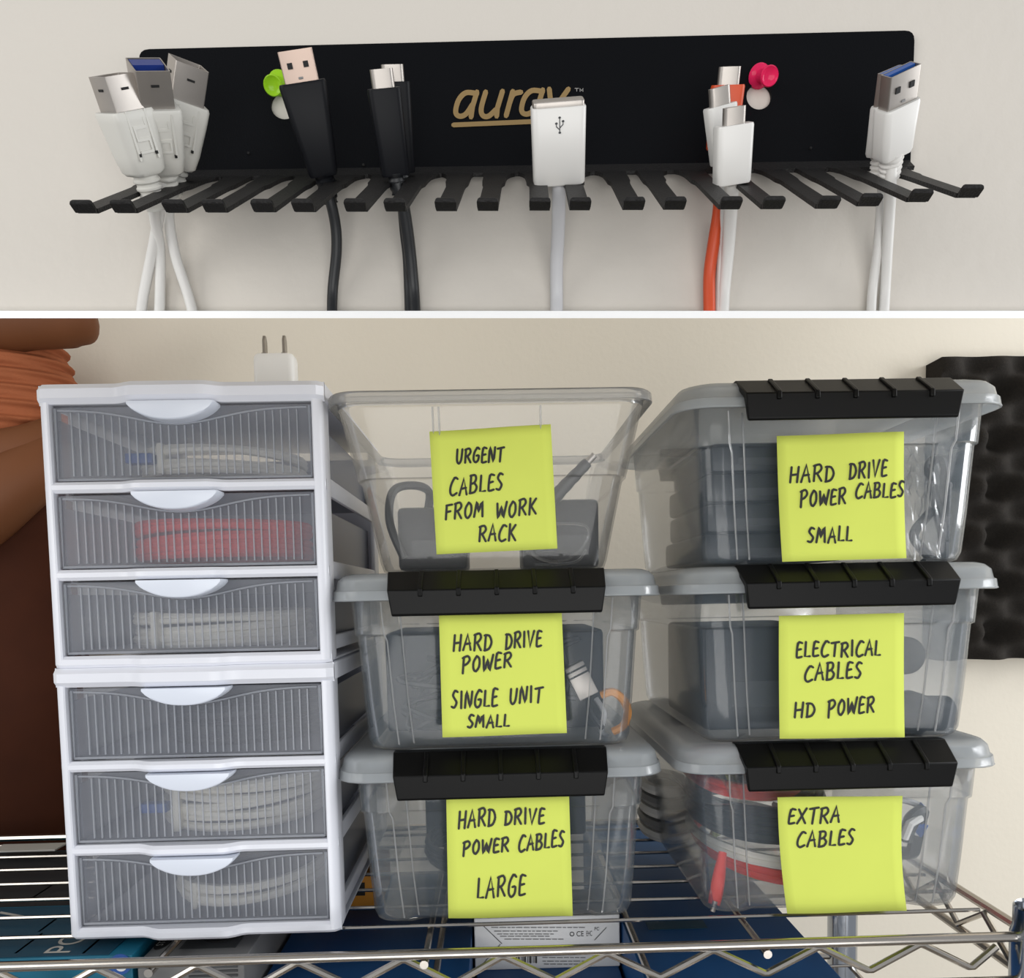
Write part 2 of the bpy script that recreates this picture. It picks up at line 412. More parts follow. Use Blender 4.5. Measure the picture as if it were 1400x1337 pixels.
def make_bin(label, mtx):
    t = thing('latch_bin', label, 'storage bin', mtx=mtx, group='clear latch bins on the wire shelf')
    H = HB; hw = 0.0865
    bm = new()
    secs = []
    for z, off in ((0.0, -0.0045), (0.0016, -0.0018), (0.006, -0.0004), (0.030, 0.0), (H - 0.0375, 0.0), (H - 0.0365, 0.0014), (H - 0.005, 0.0014)):
        f = z / H; o = off - 0.0065 * (1 - f)
        secs.append(body_outline(hw + o, 0.007 - o, DB - 0.007 + o, z))
    quadstrip(bm, secs, True, True, False)
    obj('body', bm, M['bin'], t, solid=0.0013, angle=30)
    bm = new(); hl = 0.0985
    secs = [rrect(hl, 0.0, DB, 0.020, H - 0.0158), rrect(hl - 0.0004, 0.0004, DB - 0.0004, 0.020, H - 0.0148), rrect(hl - 0.0010, 0.001, DB - 0.001, 0.0195, H - 0.0105), rrect(hl - 0.0022, 0.0022, DB - 0.0022, 0.019, H - 0.0098),
            rrect(hl - 0.0032, 0.0032, DB - 0.0032, 0.019, H - 0.0045), rrect(hl - 0.006, 0.006, DB - 0.006, 0.018, H - 0.0015), rrect(hl - 0.010, 0.010, DB - 0.010, 0.016, H - 0.0002)]
    quadstrip(bm, secs, True, False, True)
    obj('lid', bm, M['binlid'], t, solid=0.0014, angle=50)
    for s in (-1, 1):
        for ex, ey in ((0.0015 + 0.015 + 0.011, 0.004), (0.019, 0.0)):
            bm = new(); pts = []
            for z, off in ((0.004, -0.0008), (0.030, 0.0), (H - 0.040, 0.0), (H - 0.0355, 0.0014 if ey == 0 else 0.0), (H - 0.017, 0.0014 if ey == 0 else 0.0)):
                o = off - 0.0065 * (1 - z / H); pts.append((s * (hw + o - ex), 0.007 - o + ey - 0.0003, z))
            tube(bm, pts, 0.00055, 6); obj('edge_highlight', bm, M['binrim'], t)  # bright reflections along the column edges, put into pale hazy tubes
    lt = obj('latch', latch_bm(), M['latch'], t, bevel=0.0007, angle=25)
    for k in range(5): obj('rib', rib_bm((k - 2) * 0.0217), M['latch'], lt, bevel=0.0005, angle=25)
    bm = latch_bm()
    for v in bm.verts: v.co.y = DB - v.co.y
    obj('latch', bm, M['latch'], t, angle=25)
    return t
YL = 0.457           # front edge of the lids
xm = at(685, 1080, YL).x
xrb = at(1157, 1080, YL).x
def T(x, y, z): return Matrix.Translation((x, y, z))
b0 = make_bin('nearly empty clear latch bin with the large power cables note, below two others', T(xm, YL, SHELF))
dup(b0, T(xm, YL, SHELF + HB), 'clear latch bin with the single unit note, under the open bin, full of dark cables')
dup(b0, T(xrb, YL, SHELF), 'clear latch bin with the extra cables note, full of red and white cables')
dup(b0, T(xrb, YL, SHELF + HB), 'clear latch bin with the electrical cables note, holding black plugs')
dup(b0, T(xrb, YL, SHELF + 2 * HB), 'clear latch bin with the small power cables note, in front of the charcoal foam panel')
# open bin without lid
ob = thing('open_bin', 'clear open bin without a lid on top of the middle stack, flared towards its rim', 'storage bin', mtx=T(at(676, 780, YL).x, YL, SHELF + 2 * HB))
HO = at(676, 531, YL).z - SHELF - 2 * HB
bm = new(); secs = []
for z, hw in ((0.0, 0.066), (0.0015, 0.069), (0.006, 0.0705), (HO * 0.53, 0.0795), (HO * 0.535, 0.0812), (HO - 0.009, 0.0895), (HO - 0.006, 0.0905)):
    o = hw - 0.0905; secs.append(rrect(hw, 0.004 - o, DB - 0.004 + o, 0.016, z, 6))
quadstrip(bm, secs, True, True, False); obj('body', bm, M['binopen'], ob, solid=0.0012, angle=30)
bm = new(); secs = []
for z, hw in ((HO - 0.0075, 0.0902), (HO - 0.001, 0.0908), (HO, 0.0918), (HO, 0.0936), (HO - 0.0012, 0.0946), (HO - 0.0062, 0.0950), (HO - 0.0066, 0.0940), (HO - 0.0028, 0.0930), (HO - 0.003, 0.0916)):
    o = hw - 0.0945; secs.append(rrect(hw, -o, DB + o, 0.0165, z, 6))
quadstrip(bm, secs, True, False, False); obj('rim', bm, M['binrim'], ob, angle=50)
for x0 in (-0.0335, -0.0300, 0.0285):
    bm = new()
    pts = []
    for z in (HO - 0.0085, HO * 0.85, HO * 0.765):
        hw = 0.0812 + (0.0895 - 0.0812) * (z - HO * 0.535) / (HO - 0.009 - HO * 0.535); o = hw - 0.0905
        pts.append(Vector((x0, 0.0036 - o, z)))
    tube(bm, pts, 0.0007, 6); obj('moulded_ridge', bm, M['binrim'], ob)

# ------------------------------------------------------------------ drawer towers
xd = at(262, 900, 0.46).x
WD = 0.0802                 # half width
YD = 0.460                  # front plane
HT = (at(250, 523, YD).z - SHELF) / 2.0
DD = 0.215
def bump(x):
    u = (x + WD) / (2 * WD)
    def ss(a, b, t): t = min(1, max(0, (t - a) / (b - a))); return t * t * (3 - 2 * t)
    return -0.0048 * (ss(0.27, 0.345, u) - ss(0.585, 0.655, u))
def bowed(bm, z0, z1, hw, y_in, depth, nx=44, lip=0.0015):
    """a front rail whose middle third bulges forward"""
    rings = []
    for i in range(nx + 1):
        x = -hw + 2 * hw * i / nx
        e = min(1.0, (hw - abs(x)) / 0.006); rnd = 0.004 * (1 - math.sqrt(max(0, 1 - (1 - e) ** 2)))
        y = y_in + bump(x) + rnd
        rings.append([Vector((x, y + lip, z0)), Vector((x, y, z0 + lip)), Vector((x, y, z1 - lip)), Vector((x, y + lip, z1)), Vector((x, y_in + depth, z1)), Vector((x, y_in + depth, z0))])
    quadstrip(bm, rings, True, True, True)
LIDH = 0.0112; BASEH = 0.0068; RAIL = 0.0062
OP = (HT - LIDH - BASEH - 2 * RAIL) / 3
def make_tower(label, mtx):
    t = thing('drawer_unit', label, 'drawers', mtx=mtx, group='white three-drawer units stacked')
    # top plate with bulging lip
    bm = new(); hl = WD + 0.0008
    bowed(bm, HT - LIDH, HT, hl, -0.0015, 0.006, lip=0.003)
    box(bm, (0, DD / 2 + 0.002, HT - 0.0012), (2 * hl, DD - 0.004, 0.0024), 0.001)
    for s in (-1, 1): box(bm, (s * (hl - 0.0015), DD / 2 + 0.002, HT - LIDH / 2), (0.003, DD - 0.006, LIDH - 0.001), 0.0012)
    obj('top', bm, M['whitegloss'], t, angle=35)
    bm = new(); bowed(bm, 0.0, BASEH, WD, 0.0, 0.005, lip=0.0018)
    box(bm, (0, DD / 2 + 0.002, 0.0012), (2 * WD - 0.002, DD - 0.004, 0.0016), 0.0005); obj('base', bm, M['whitegloss'], t, angle=35)
    for k in (1, 2):
        z = BASEH + k * OP + (k - 1) * RAIL
        bm = new(); bowed(bm, z, z + RAIL, WD, 0.0, 0.005, lip=0.0018)
        for s in (-1, 1): box(bm, (s * (WD - 0.0032), DD / 2 + 0.005, z + RAIL / 2 + 0.001), (0.003, DD - 0.03, 0.011), 0.001)
        obj('rail', bm, M['whitegloss'], t, angle=35)
    for s in (-1, 1):
        bm = new()
        ys = lambda z: 0.0
        # rounded front stile wrapping onto the side
        out = []
        for k in range(7):
            a = (PI / 2) * k / 6
            out.append((WD - 0.0055 + 0.0055 * math.sin(a), 0.0055 - 0.0055 * math.cos(a)))
        prof = [(WD - 0.0062, 0.0008)] + out + [(WD - 0.0004, 0.019), (WD - 0.0035, 0.019), (WD - 0.0045, 0.007), (WD - 0.0062, 0.006)]
        quadstrip(bm, [[Vector((s * x, y, z)) for x, y in prof] for z in (0.002, HT - LIDH + 0.001)], True, True, True)
        obj('front_stile', bm, M['whitegloss'], t, angle=35)
        bm = new(); box(bm, (s * (WD - 0.003), DD - 0.012, HT / 2 - 0.003), (0.0035, 0.02, HT - 0.008), 0.001); obj('rear_stile', bm, M['whitegloss'], t)
        bm = new(); box(bm, (s * (WD - 0.003), DD / 2 + 0.005, BASEH + 0.004), (0.0035, DD - 0.03, 0.009), 0.001); obj('side_beam', bm, M['whitegloss'], t)
    bm = new(); box(bm, (0, DD - 0.003, HT / 2 - 0.002), (2 * WD - 0.010, 0.0016, HT - 0.014)); obj('added_back_panel', bm, M['whitegloss'], t, smooth=False)  # added panel, keeps light from behind out so the drawer interior darkens
    bm = new(); box(bm, (-WD + 0.0056, DD / 2 + 0.006, HT / 2 - 0.002), (0.0008, DD - 0.034, HT - 0.016)); obj('added_side_panel', bm, M['milky'], t, smooth=False)  # added on one side only, hides the view behind and lightens the drawers there
    for k in range(3):
        z0 = BASEH + k * (OP + RAIL) + 0.0006; z1 = z0 + OP - 0.0016
        x0, x1 = -WD + 0.0066, WD - 0.0066
        hw = (x1 - x0) / 2
        bm = new()
        yf = 0.0042
        box(bm, (0, yf + 0.0007, (z0 + z1) / 2), (2 * hw, 0.0014, z1 - z0), 0.0005)
        dr = obj('drawer', bm, M['frostfront'], t, smooth=False)
        # tray behind the front: thin sides, floor and back
        bm = new()
        for s in (-1, 1): box(bm, (s * (hw - 0.002), 0.105, (z0 + z1) / 2 - 0.003), (0.001, 0.196, z1 - z0 - 0.008))
        box(bm, (0, 0.105, z0 + 0.0012), (2 * hw - 0.004, 0.196, 0.001)); box(bm, (0, 0.203, (z0 + z1) / 2 - 0.003), (2 * hw - 0.004, 0.001, z1 - z0 - 0.008))
        obj('tray', bm, M['frost'], dr, smooth=False)
        zc = lambda x: z1 - 0.0018 - 0.0085 * math.exp(-((x + 0.003) / 0.034) ** 2)      # scalloped line under the pull
        bm = new(); n = 30
        for i in range(1, n):
            x = x0 + 0.006 + (2 * hw - 0.010) * i / n
            zt = zc(x) - 0.001
            box(bm, (x, yf - 0.0005, (z0 + 0.003 + zt) / 2), (0.0007, 0.0012, zt - z0 - 0.003))
        o = obj('moulded_ribs', bm, M['frostrib'], dr, smooth=False); o['kind'] = 'stuff'
        bm = new()
        # border of the front: thin raised outline, with the scallop
        tube(bm, [(x0 + 0.0015, yf - 0.0003, z1 - 0.001), (x0 + 0.0015, yf - 0.0003, z0 + 0.001), (x1 - 0.0015, yf - 0.0003, z0 + 0.001), (x1 - 0.0015, yf - 0.0003, z1 - 0.001)], 0.0009, 6)
        tube(bm, [(x, yf - 0.0005, zc(x)) for x in [x0 + 0.003 + (2 * hw - 0.006) * i / 40 for i in range(41)]], 0.0006, 6)
        obj('front_rim', bm, M['frostrib'], dr)
        # half-moon pull
        bm = new(); a, hh = 0.0245, 0.0088; px = -0.003
        secs = []
        for d, sc_ in ((0.0, 1.0), (-0.0095, 1.0), (-0.0115, 0.97), (-0.012, 0.90)):
            ring = [Vector((px - a * sc_, yf + d, z1 + 0.0002)), Vector((px + a * sc_, yf + d, z1 + 0.0002))]
            m_ = 22
            for q in range(m_ + 1):
                x = a * sc_ * (1 - 2 * q / m_); u = abs(x) / (a * sc_)
                ring.append(Vector((px + x, yf + d, z1 - 0.0012 - hh * sc_ * (1 - u ** 2.2) ** 0.8)))
            secs.append(ring)
        quadstrip(bm, secs, True, True, True); obj('pull', bm, M['whitehandle'], dr, angle=50)
    return t
t1 = make_tower('white plastic three-drawer unit standing on the wire shelf, lower of the pair', T(xd, YD, SHELF + 0.0003))
dup(t1, T(xd, YD, SHELF + HT + 0.0004), 'white plastic three-drawer unit on top of its twin, under the white plug adapter')
def drawer_floor(unit, k): return SHELF + unit * HT + BASEH + k * (OP + RAIL) + 0.0024
def coil(bm, c, rx, ry, h, turns, r, seg=7, jit=0.06, n=26):
    pts = []
    N = int(turns * n)
    for i in range(N + 1):
        a = 2 * PI * i / n
        j = 1 + jit * math.sin(i * 0.37 + turns) * math.cos(a * 0.5 + 1.3)
        lay = i / N
        pts.append(Vector((c[0] + rx * j * math.cos(a), c[1] + ry * j * math.sin(a), c[2] + r + h * (0.5 - 0.5 * math.cos(lay * PI * max(1, turns / 2.3))))))
    tube(bm, pts, r, seg)
def coil_thing(label, group, c, rx, ry, h, turns, r, m, tie=True, end=None, name='cable_coil'):
    t = thing(name, label, 'cable', c, group=group)
    bm = new(); coil(bm, c, rx, ry, h, turns, r); obj('cable', bm, m, t, True)
    if tie:
        bm = new(); s = -1
        box(bm, (c[0] - rx * 0.5, c[1] - ry * 0.87, c[2] + (h + 2 * r) / 2), (0.004, 4 * r + 0.004, h + 2 * r - 0.0006), 0.001); obj('tie', bm, M['creamcable'], t, True)
    if end is not None:
        bm = new(); box(bm, (c[0] - rx * 0.75, c[1] - ry * 0.95, c[2] + h * 0.5 + r), (0.016, 0.008, 0.006), 0.001); obj('plug', bm, end, t, True)
    return t
g = 'coiled cables in the white drawers'
coil_thing('white coiled cable in the top drawer of the upper white unit', g, (xd + 0.004, YD + 0.071, drawer_floor(1, 2) + 0.004), 0.047, 0.055, 0.014, 5, 0.0024, M['creamcable'], end=M['bluetongue'])
coil_thing('red coiled cable in the middle drawer of the upper white unit', g, (xd + 0.001, YD + 0.071, drawer_floor(1, 1) + 0.004), 0.051, 0.055, 0.020, 6, 0.0030, M['redcable'], tie=False)
coil_thing('cream coiled cable in the bottom drawer of the upper white unit', g, (xd - 0.002, YD + 0.071, drawer_floor(1, 0)), 0.052, 0.055, 0.018, 6, 0.0026, M['creamcable'])
coil_thing('dark blue-grey coiled cable in the top drawer of the lower white unit', g, (xd + 0.010, YD + 0.085, drawer_floor(0, 2)), 0.050, 0.055, 0.020, 5, 0.0034, M['adapter'], tie=False)
coil_thing('thick white coiled cable in the middle drawer of the lower white unit', g, (xd + 0.006, YD + 0.071, drawer_floor(0, 1)), 0.052, 0.056, 0.026, 8, 0.0026, M['creamcable'], end=M['bluetongue'])
coil_thing('pale coiled cable in the bottom drawer of the lower white unit', g, (xd + 0.010, YD + 0.074, drawer_floor(0, 0)), 0.046, 0.055, 0.012, 4, 0.0028, M['creamcable'])

# white two-prong plug adapter on top of the drawers
pa = at(378, 519, YD + 0.07); ZT = SHELF + 2 * HT
t = thing('plug_adapter', 'white two-prong plug adapter standing on top of the drawers', 'plug', (pa.x, YD + 0.07, ZT))
k = (YD + 0.07) / F
bm = new(); hh = at(378, 487, YD + 0.07).z - ZT
secs = [[Vector((pa.x + x, YD + 0.07 + y, ZT + z)) for x, y, z in [(v.x, v.y, zz) for v in rrect(27 * k * s, -27 * k * 0.55 * s, 27 * k * 0.55 * s, 0.004 * s, 0)]] for zz, s in ((0.0, 0.9), (0.001, 0.97), (0.004, 1.0), (hh - 0.004, 1.0), (hh - 0.0012, 0.97), (hh, 0.9))]
quadstrip(bm, secs, True, True, True); obj('body', bm, M['whitecase'], t, True)
for px in (362, 389):
    q = at(px, 470, YD + 0.07)
    bm = new()
    poly = [(-0.0016, 0), (0.0016, 0), (0.0016, 0.0105), (0.0006, 0.0138), (-0.0006, 0.0138), (-0.0016, 0.0105)]
    prism(bm, poly, lambda u, v, d: Vector((q.x + d, YD + 0.07 + u * 2.0, ZT + hh - 0.001 + v)), -0.0008, 0.0008)
    obj('prong', bm, M['steel'], t, True, smooth=False)
    bm = new(); box(bm, (q.x, YD + 0.07, ZT + hh + 0.0006), (0.0032, 0.008, 0.0016), 0.0005); obj('prong_collar', bm, M['steel'], t, True)
# black cable end and thin grey strip lying on top
q = at(191, 519, YD + 0.06)
bm = new()
tube(bm, smoothpath([(q.x - 0.006, YD + 0.06, ZT + 0.0012), (q.x - 0.003, YD + 0.061, ZT + 0.0042), (q.x, YD + 0.06, ZT + 0.002), (q.x + 0.003, YD + 0.061, ZT + 0.0044), (q.x + 0.006, YD + 0.06, ZT + 0.0012)], 5), 0.0012, 7)
tag(obj('wire_twist', bm, M['blackcable']), 'small black bent wire lying on top of the drawers', 'wire')
q = at(305, 519, YD + 0.08)
bm = new(); box(bm, (q.x, YD + 0.08, ZT + 0.0016), (0.023, 0.016, 0.003), 0.0008)
tag(obj('grey_strip', bm, M['darkgrey']), 'thin flat grey strip lying on the drawers near the plug adapter', 'strip')

# ------------------------------------------------------------------ sticky notes with handwriting
G = {
 'A': [[(0, 0), (.48, 1), (1, 0)], [(.2, .38), (.85, .42)]],
 'B': [[(.1, 0), (.1, 1)], [(0, .98), (.6, 1), (.8, .8), (.6, .58), (.12, .52)], [(.6, .55), (.95, .32), (.7, .05), (.05, 0)]],
 'C': [[(1, .92), (.6, 1), (.15, .6), (.1, .2), (.45, 0), (1, .12)]],
 'D': [[(.15, 0), (.15, .95)], [(0, .92), (.6, .9), (.98, .5), (.7, .1), (.1, 0)]],
 'E': [[(.95, .95), (.25, .95), (.1, .1), (.4, 0), (1, .05)], [(.15, .5), (.8, .55)]],
 'F': [[(.15, 0), (.15, .95)], [(.1, .95), (1, 1)], [(.15, .5), (.8, .55)]],
 'G': [[(.95, .9), (.6, 1), (.15, .65), (.1, .2), (.45, 0), (.85, .15), (.9, .45), (.55, .45)]],
 'H': [[(.1, 0), (.1, 1)], [(.9, 0), (.95, 1)], [(.1, .48), (.92, .52)]],
 'I': [[(.5, 0), (.5, 1)]],
 'K': [[(.12, 0), (.12, 1)], [(.9, .95), (.2, .45)], [(.3, .5), (1, .02)]],
 'L': [[(.15, 1), (.1, .05), (1, .06)]],
 'M': [[(0, 0), (.2, 1), (.45, .35), (.75, .98), (.95, 0)]],
 'N': [[(.05, 0), (.15, 1), (.8, .05), (.95, 1)]],
 'O': [[(.5, 1), (.12, .65), (.15, .2), (.5, 0), (.9, .3), (.85, .8), (.5, 1)]],
 'P': [[(.15, -.08), (.15, .95)], [(0, .9), (.65, 1), (.95, .75), (.6, .5), (.15, .42)]],
 'R': [[(.12, 0), (.12, .95)], [(0, .92), (.65, 1), (.9, .75), (.55, .5), (.15, .45)], [(.4, .48), (1, .0)]],
 'S': [[(.95, .92), (.5, 1), (.15, .75), (.5, .52), (.85, .3), (.5, .02), (0, .08)]],
 'T': [[(.5, 0), (.55, .95)], [(0, .92), (1.05, 1)]],
 'U': [[(.08, 1), (.12, .25), (.45, 0), (.8, .25), (.9, 1)]],
 'V': [[(0, 1), (.42, 0), (.95, 1)]],
 'W': [[(0, .95), (.22, 0), (.5, .7), (.75, 0), (1.02, 1)]],
 'X': [[(0, .95), (1, 0)], [(.95, 1), (0, 0)]],
 'Y': [[(0, 1), (.45, .5)], [(.95, 1), (.25, 0)]],
}
WID = {'I': 0.35, 'W': 1.25, 'M': 1.2, 'E': 0.8, 'L': 0.75, 'F': 0.85, 'S': 0.8}
def note(label, corners, words, ytop, ybot, bow, tall=False):
    TL, TR, BR, BL = [Vector(c) for c in corners]
    w3 = [at(TL.x, TL.y, ytop), at(TR.x, TR.y, ytop), at(BR.x, BR.y, ybot), at(BL.x, BL.y, ybot)]
    c0 = (w3[0] + w3[1]) / 2
    t = thing('sticky_note', label, 'note', c0, group='yellow-green sticky notes on the bins')
    def P(u, v, d=0.0):            # u right, v down
        p = (w3[0] * (1 - u) + w3[1] * u) * (1 - v) + (w3[3] * (1 - u) + w3[2] * u) * v
        y = bow * math.sin(PI * v * 0.85) * 1.0 + 0.0006 * math.sin(PI * 2 * u + v * 3)
        return p + Vector((0, y - d, 0))
    bm = new(); n = 12
    grid = [[bm.verts.new(P(i / n, j / n)) for i in range(n + 1)] for j in range(n + 1)]
    for j in range(n):
        for i in range(n): bm.faces.new((grid[j][i], grid[j + 1][i], grid[j + 1][i + 1], grid[j][i + 1]))
    for f in bm.faces: f.normal_update()
    obj('paper', bm, M['note'], t, True, solid=0.00018, recalc=False)
    # pixel -> uv by a few Newton steps on the bilinear map
    def uv(px, py):
        u = v = 0.5
        for _ in range(6):
            q = (TL * (1 - u) + TR * u) * (1 - v) + (BL * (1 - u) + BR * u) * v
            du = (TR - TL) * (1 - v) + (BR - BL) * v; dv = (BL - TL) * (1 - u) + (BR - TR) * u
            det = du.x * dv.y - du.y * dv.x; ex, ey = px - q.x, py - q.y
            u += (ex * dv.y - ey * dv.x) / det; v += (du.x * ey - du.y * ex) / det
        return u, v
    bm = new()
    for wd_, x0, x1, y0, y1, sl in words:
        tot = sum(WID.get(c, 1.0) for c in wd_) + 0.38 * (len(wd_) - 1)
        unit = (x1 - x0) / tot; cx = x0
        for i, c in enumerate(wd_):
            cw = WID.get(c, 1.0) * unit
            ja, jb = random.uniform(-.05, .05), random.uniform(-.06, .06)
            strokes = []
            for st in G[c]:
                pp = []
                for a, b in st:
                    X = cx + (a + 0.16 * (b - 0.5)) * cw; Yp = y1 - (b + ja) * (y1 - y0) * (1 + jb) + sl * (X - x0)
                    pp.append((X, Yp, 0))
                sp = smoothpath(pp, 3) if len(pp) > 3 else [Vector(p) for p in pp]
                strokes.append([(p.x, p.y) for p in sp])
            def fn(a, b):
                u, v = uv(a, b); return P(u, v, 0.00035)
            ribbon(bm, strokes, 3.1, fn)
            cx += cw + 0.38 * unit
    obj('handwriting', bm, M['ink'], t, True, smooth=False, solid=0.0)
    return t
YN = YL + 0.0035
note('yellow-green note reading urgent cables from work rack, on the open bin', [(587, 590), (753, 580), (762, 750), (597, 758)],
     [('URGENT', 624, 688, 613, 633, -.05), ('CABLES', 615, 687, 654, 677, -.10), ('FROM', 609, 661, 688, 709, -.06), ('WORK', 679, 733, 686, 708, -.12), ('RACK', 655, 705, 718, 740, -.02)], YL + 0.0068, YL + 0.0130, -0.001)
note('yellow-green note reading hard drive power single unit small', [(600, 838), (768, 838), (775, 1002), (605, 1008)],
     [('HARD', 620, 672, 868, 890, -.05), ('DRIVE', 691, 740, 865, 886, -.06), ('POWER', 632, 699, 899, 919, -.12), ('SINGLE', 618, 680, 944, 967, -.05), ('UNIT', 697, 741, 940, 961, -.04), ('SMALL', 640, 696, 977, 994, -.02)], YN - 0.0005, YN + 0.001, -0.001)
note('yellow-green note reading hard drive power cables large', [(610, 1086), (778, 1086), (783, 1252), (613, 1255)],
     [('HARD', 627, 677, 1108, 1131, -.06), ('DRIVE', 690, 744, 1107, 1127, -.06), ('POWER', 633, 695, 1148, 1167, -.10), ('CABLES', 709, 771, 1141, 1162, -.10), ('LARGE', 653, 718, 1197, 1226, -.06)], YN - 0.0005, YN + 0.001, -0.001)
note('yellow-green note reading hard drive power cables small, on the bin before the foam', [(1062, 596), (1236, 590), (1240, 763), (1070, 768)],
     [('HARD', 1081, 1140, 637, 659, -.03), ('DRIVE', 1161, 1213, 633, 654, -.06), ('POWER', 1095, 1156, 671, 692, -.08), ('CABLES', 1170, 1237, 662, 682, -.06), ('SMALL', 1105, 1165, 722, 742, -.03)], YN - 0.0005, YN - 0.001, 0.001)
note('yellow-green note reading electrical cables hd power', [(1065, 842), (1236, 838), (1237, 1008), (1066, 1010)],
     [('ELECTRICAL', 1089, 1203, 878, 898, -.02), ('CABLES', 1100, 1177, 909, 931, -.07), ('HD', 1086, 1113, 960, 980, -.04), ('POWER', 1131, 1195, 957, 978, -.08)], YN - 0.0005, YN, 0.0)
note('yellow-green note reading extra cables, bent outwards at its lower edge', [(1063, 1090), (1234, 1088), (1242, 1247), (1078, 1251)],
     [('EXTRA', 1080, 1149, 1106, 1128, -.04), ('CABLES', 1093, 1170, 1140, 1161, -.06)], YN - 0.0005, YN - 0.006, 0.004)

# ------------------------------------------------------------------ things in the bins
def adapter(label, c, s, group=None, rot=0.0, cable=None):
    Rz = Matrix.Rotation(rot, 4, 'Z')
    t = thing('power_adapter', label, 'adapter', (c[0], c[1], c[2]), group=group)
    bm = new(); box(bm, (c[0], c[1], c[2] + s[2] / 2), s, 0.003, Rz.to_3x3()); obj('case', bm, M['adapter'], t, True)
    bm = new(); box(bm, (c[0], c[1] - s[1] / 2 - 0.0001, c[2] + s[2] * 0.35), (s[0] * 0.6, 0.0006, s[2] * 0.25)); obj('rating_plate', bm, M['darkgrey'], t, True, smooth=False)
    if cable:
        bm = new(); tube(bm, smoothpath(cable, 6), 0.0028, 8); obj('lead', bm, M['blackcable'], t, True)
    return t
g = 'black power adapters in the clear bins'
zo = SHELF + 2 * HB + 0.0025
yb = YL + 0.06
# open bin
adapter('black power adapter with a looped lead in the open bin, behind the urgent note', (xm - 0.040, YL + 0.075, zo), (0.044, 0.05, 0.040), g, 0.0,
        [(xm - 0.045, YL + 0.075, zo + 0.038), (xm - 0.043, YL + 0.072, zo + 0.052), (xm - 0.052, YL + 0.06, zo + 0.055), (xm - 0.064, YL + 0.05, zo + 0.050), (xm - 0.066, YL + 0.045, zo + 0.030), (xm - 0.058, YL + 0.045, zo + 0.008)])
adapter('black power adapter at the clear side of the open bin', (xm + 0.042, YL + 0.080, zo), (0.050, 0.05, 0.044), g)
t = thing('tapered_plug', 'grey tapered plug with a ribbed neck sticking up in the open bin', 'plug', (xm + 0.036, YL + 0.040, zo + 0.03))
bm = new(); A = Vector((xm + 0.026, YL + 0.04, zo + 0.032)); B = Vector((xm + 0.058, YL + 0.036, zo + 0.064))
pts = [A.lerp(B, i / 12) for i in range(13)]
tube(bm, pts, [0.0052, 0.0055, 0.0052, 0.0045] + [0.0042 - 0.00012 * i + (0.0004 if i % 2 else 0) for i in range(9)], 10); obj('body', bm, M['adapter'], t, True)
bm = new(); tube(bm, [B, B + (B - A).normalized() * 0.006], 0.0022, 10); obj('barrel', bm, M['steel'], t, True)
bm = new(); tube(bm, smoothpath([A, A + Vector((-0.006, 0.0, -0.010)), A + Vector((-0.002, 0.006, -0.024)), A + Vector((0.012, 0.006, -0.0295))], 5), 0.0022, 8); obj('lead', bm, M['blackcable'], t, True)
bm = new(); cc = Vector((xm + 0.036, YL + 0.035, zo + 0.018))
tube(bm, [cc + Vector((0.022 * math.cos(a), 0.004 * math.sin(a), 0.012 * math.sin(a) + 0.003 * math.cos(2 * a))) for a in [2 * PI * i / 40 for i in range(41)]], 0.0008, 6)
tube(bm, smoothpath([cc + Vector((0.02, 0, -0.008)), cc + Vector((0.012, -0.004, -0.0155)), cc + Vector((-0.012, 0, -0.0165))], 5), 0.0008, 6)
tag(obj('clear_wire', bm, M['bag']), 'thin clear looped wire in the open bin', 'wire')
def tangle(name, label, x0, x1, y0, y1, z0, z1, n, r, m, seed, cat='cable', group=None):
    rnd = random.Random(seed); bm = new(); pts = []
    for i in range(n):
        pts.append(Vector((rnd.uniform(x0, x1), rnd.uniform(y0, y1), z0 + (z1 - z0) * rnd.random() ** 1.3)))
    tube(bm, smoothpath(pts, 7), r, 7)
    o = obj(name, bm, m); return tag(o, label, cat, group)
# single-unit bin
z1_ = SHELF + HB + 0.003
adapter('large black power adapter filling the single unit bin', (xm - 0.002, YL + 0.110, z1_), (0.144, 0.095, 0.066), g)
tangle('cable_tangle', 'dark tangle of thin cables in the single unit bin', xm - 0.062, xm + 0.052, YL + 0.024, YL + 0.056, z1_ + 0.004, z1_ + 0.060, 44, 0.0018, M['blackcable'], 3, group='dark cable tangles in the bins')
p = at(794, 930, YL + 0.028)
t = thing('silver_connector', 'silver connector with two dark bands in the single unit bin', 'connector', p)
Rm = Matrix.Rotation(-0.45, 3, 'Y')
bm = new(); box(bm, p, (0.013, 0.008, 0.022), 0.0008, Rm); obj('shell', bm, M['steel'], t, True)
for dz in (0.004, 0.0075):
    bm = new(); box(bm, p + Rm @ Vector((0, 0, dz)), (0.0134, 0.0084, 0.0012), 0, Rm); obj('band', bm, M['dark'], t, True)
bm = new(); tube(bm, smoothpath([p + Rm @ Vector((0, 0, -0.011)), p + Vector((0.006, 0.004, -0.020)), Vector((p.x + 0.014, p.y + 0.008, z1_ + 0.004))], 5), 0.002, 7); obj('lead', bm, M['blackcable'], t, True)
p = at(845, 975, YL + 0.03)
bm = new(); tube(bm, smoothpath([at(822, 950, YL + 0.03), at(838, 946, YL + 0.028), at(853, 958, YL + 0.028), at(858, 975, YL + 0.028), at(852, 992, YL + 0.03), at(838, 1000, YL + 0.032)], 5), [0.0026] * 26, 8)
tag(obj('orange_lead', bm, M['copper']), 'short curved orange lead in the single unit bin', 'cable')
bm = new(); tube(bm, smoothpath([at(815, 955, YL + 0.05), at(826, 975, YL + 0.045), at(822, 1000, YL + 0.045), at(835, 1008, YL + 0.05)], 5), 0.0018, 7)
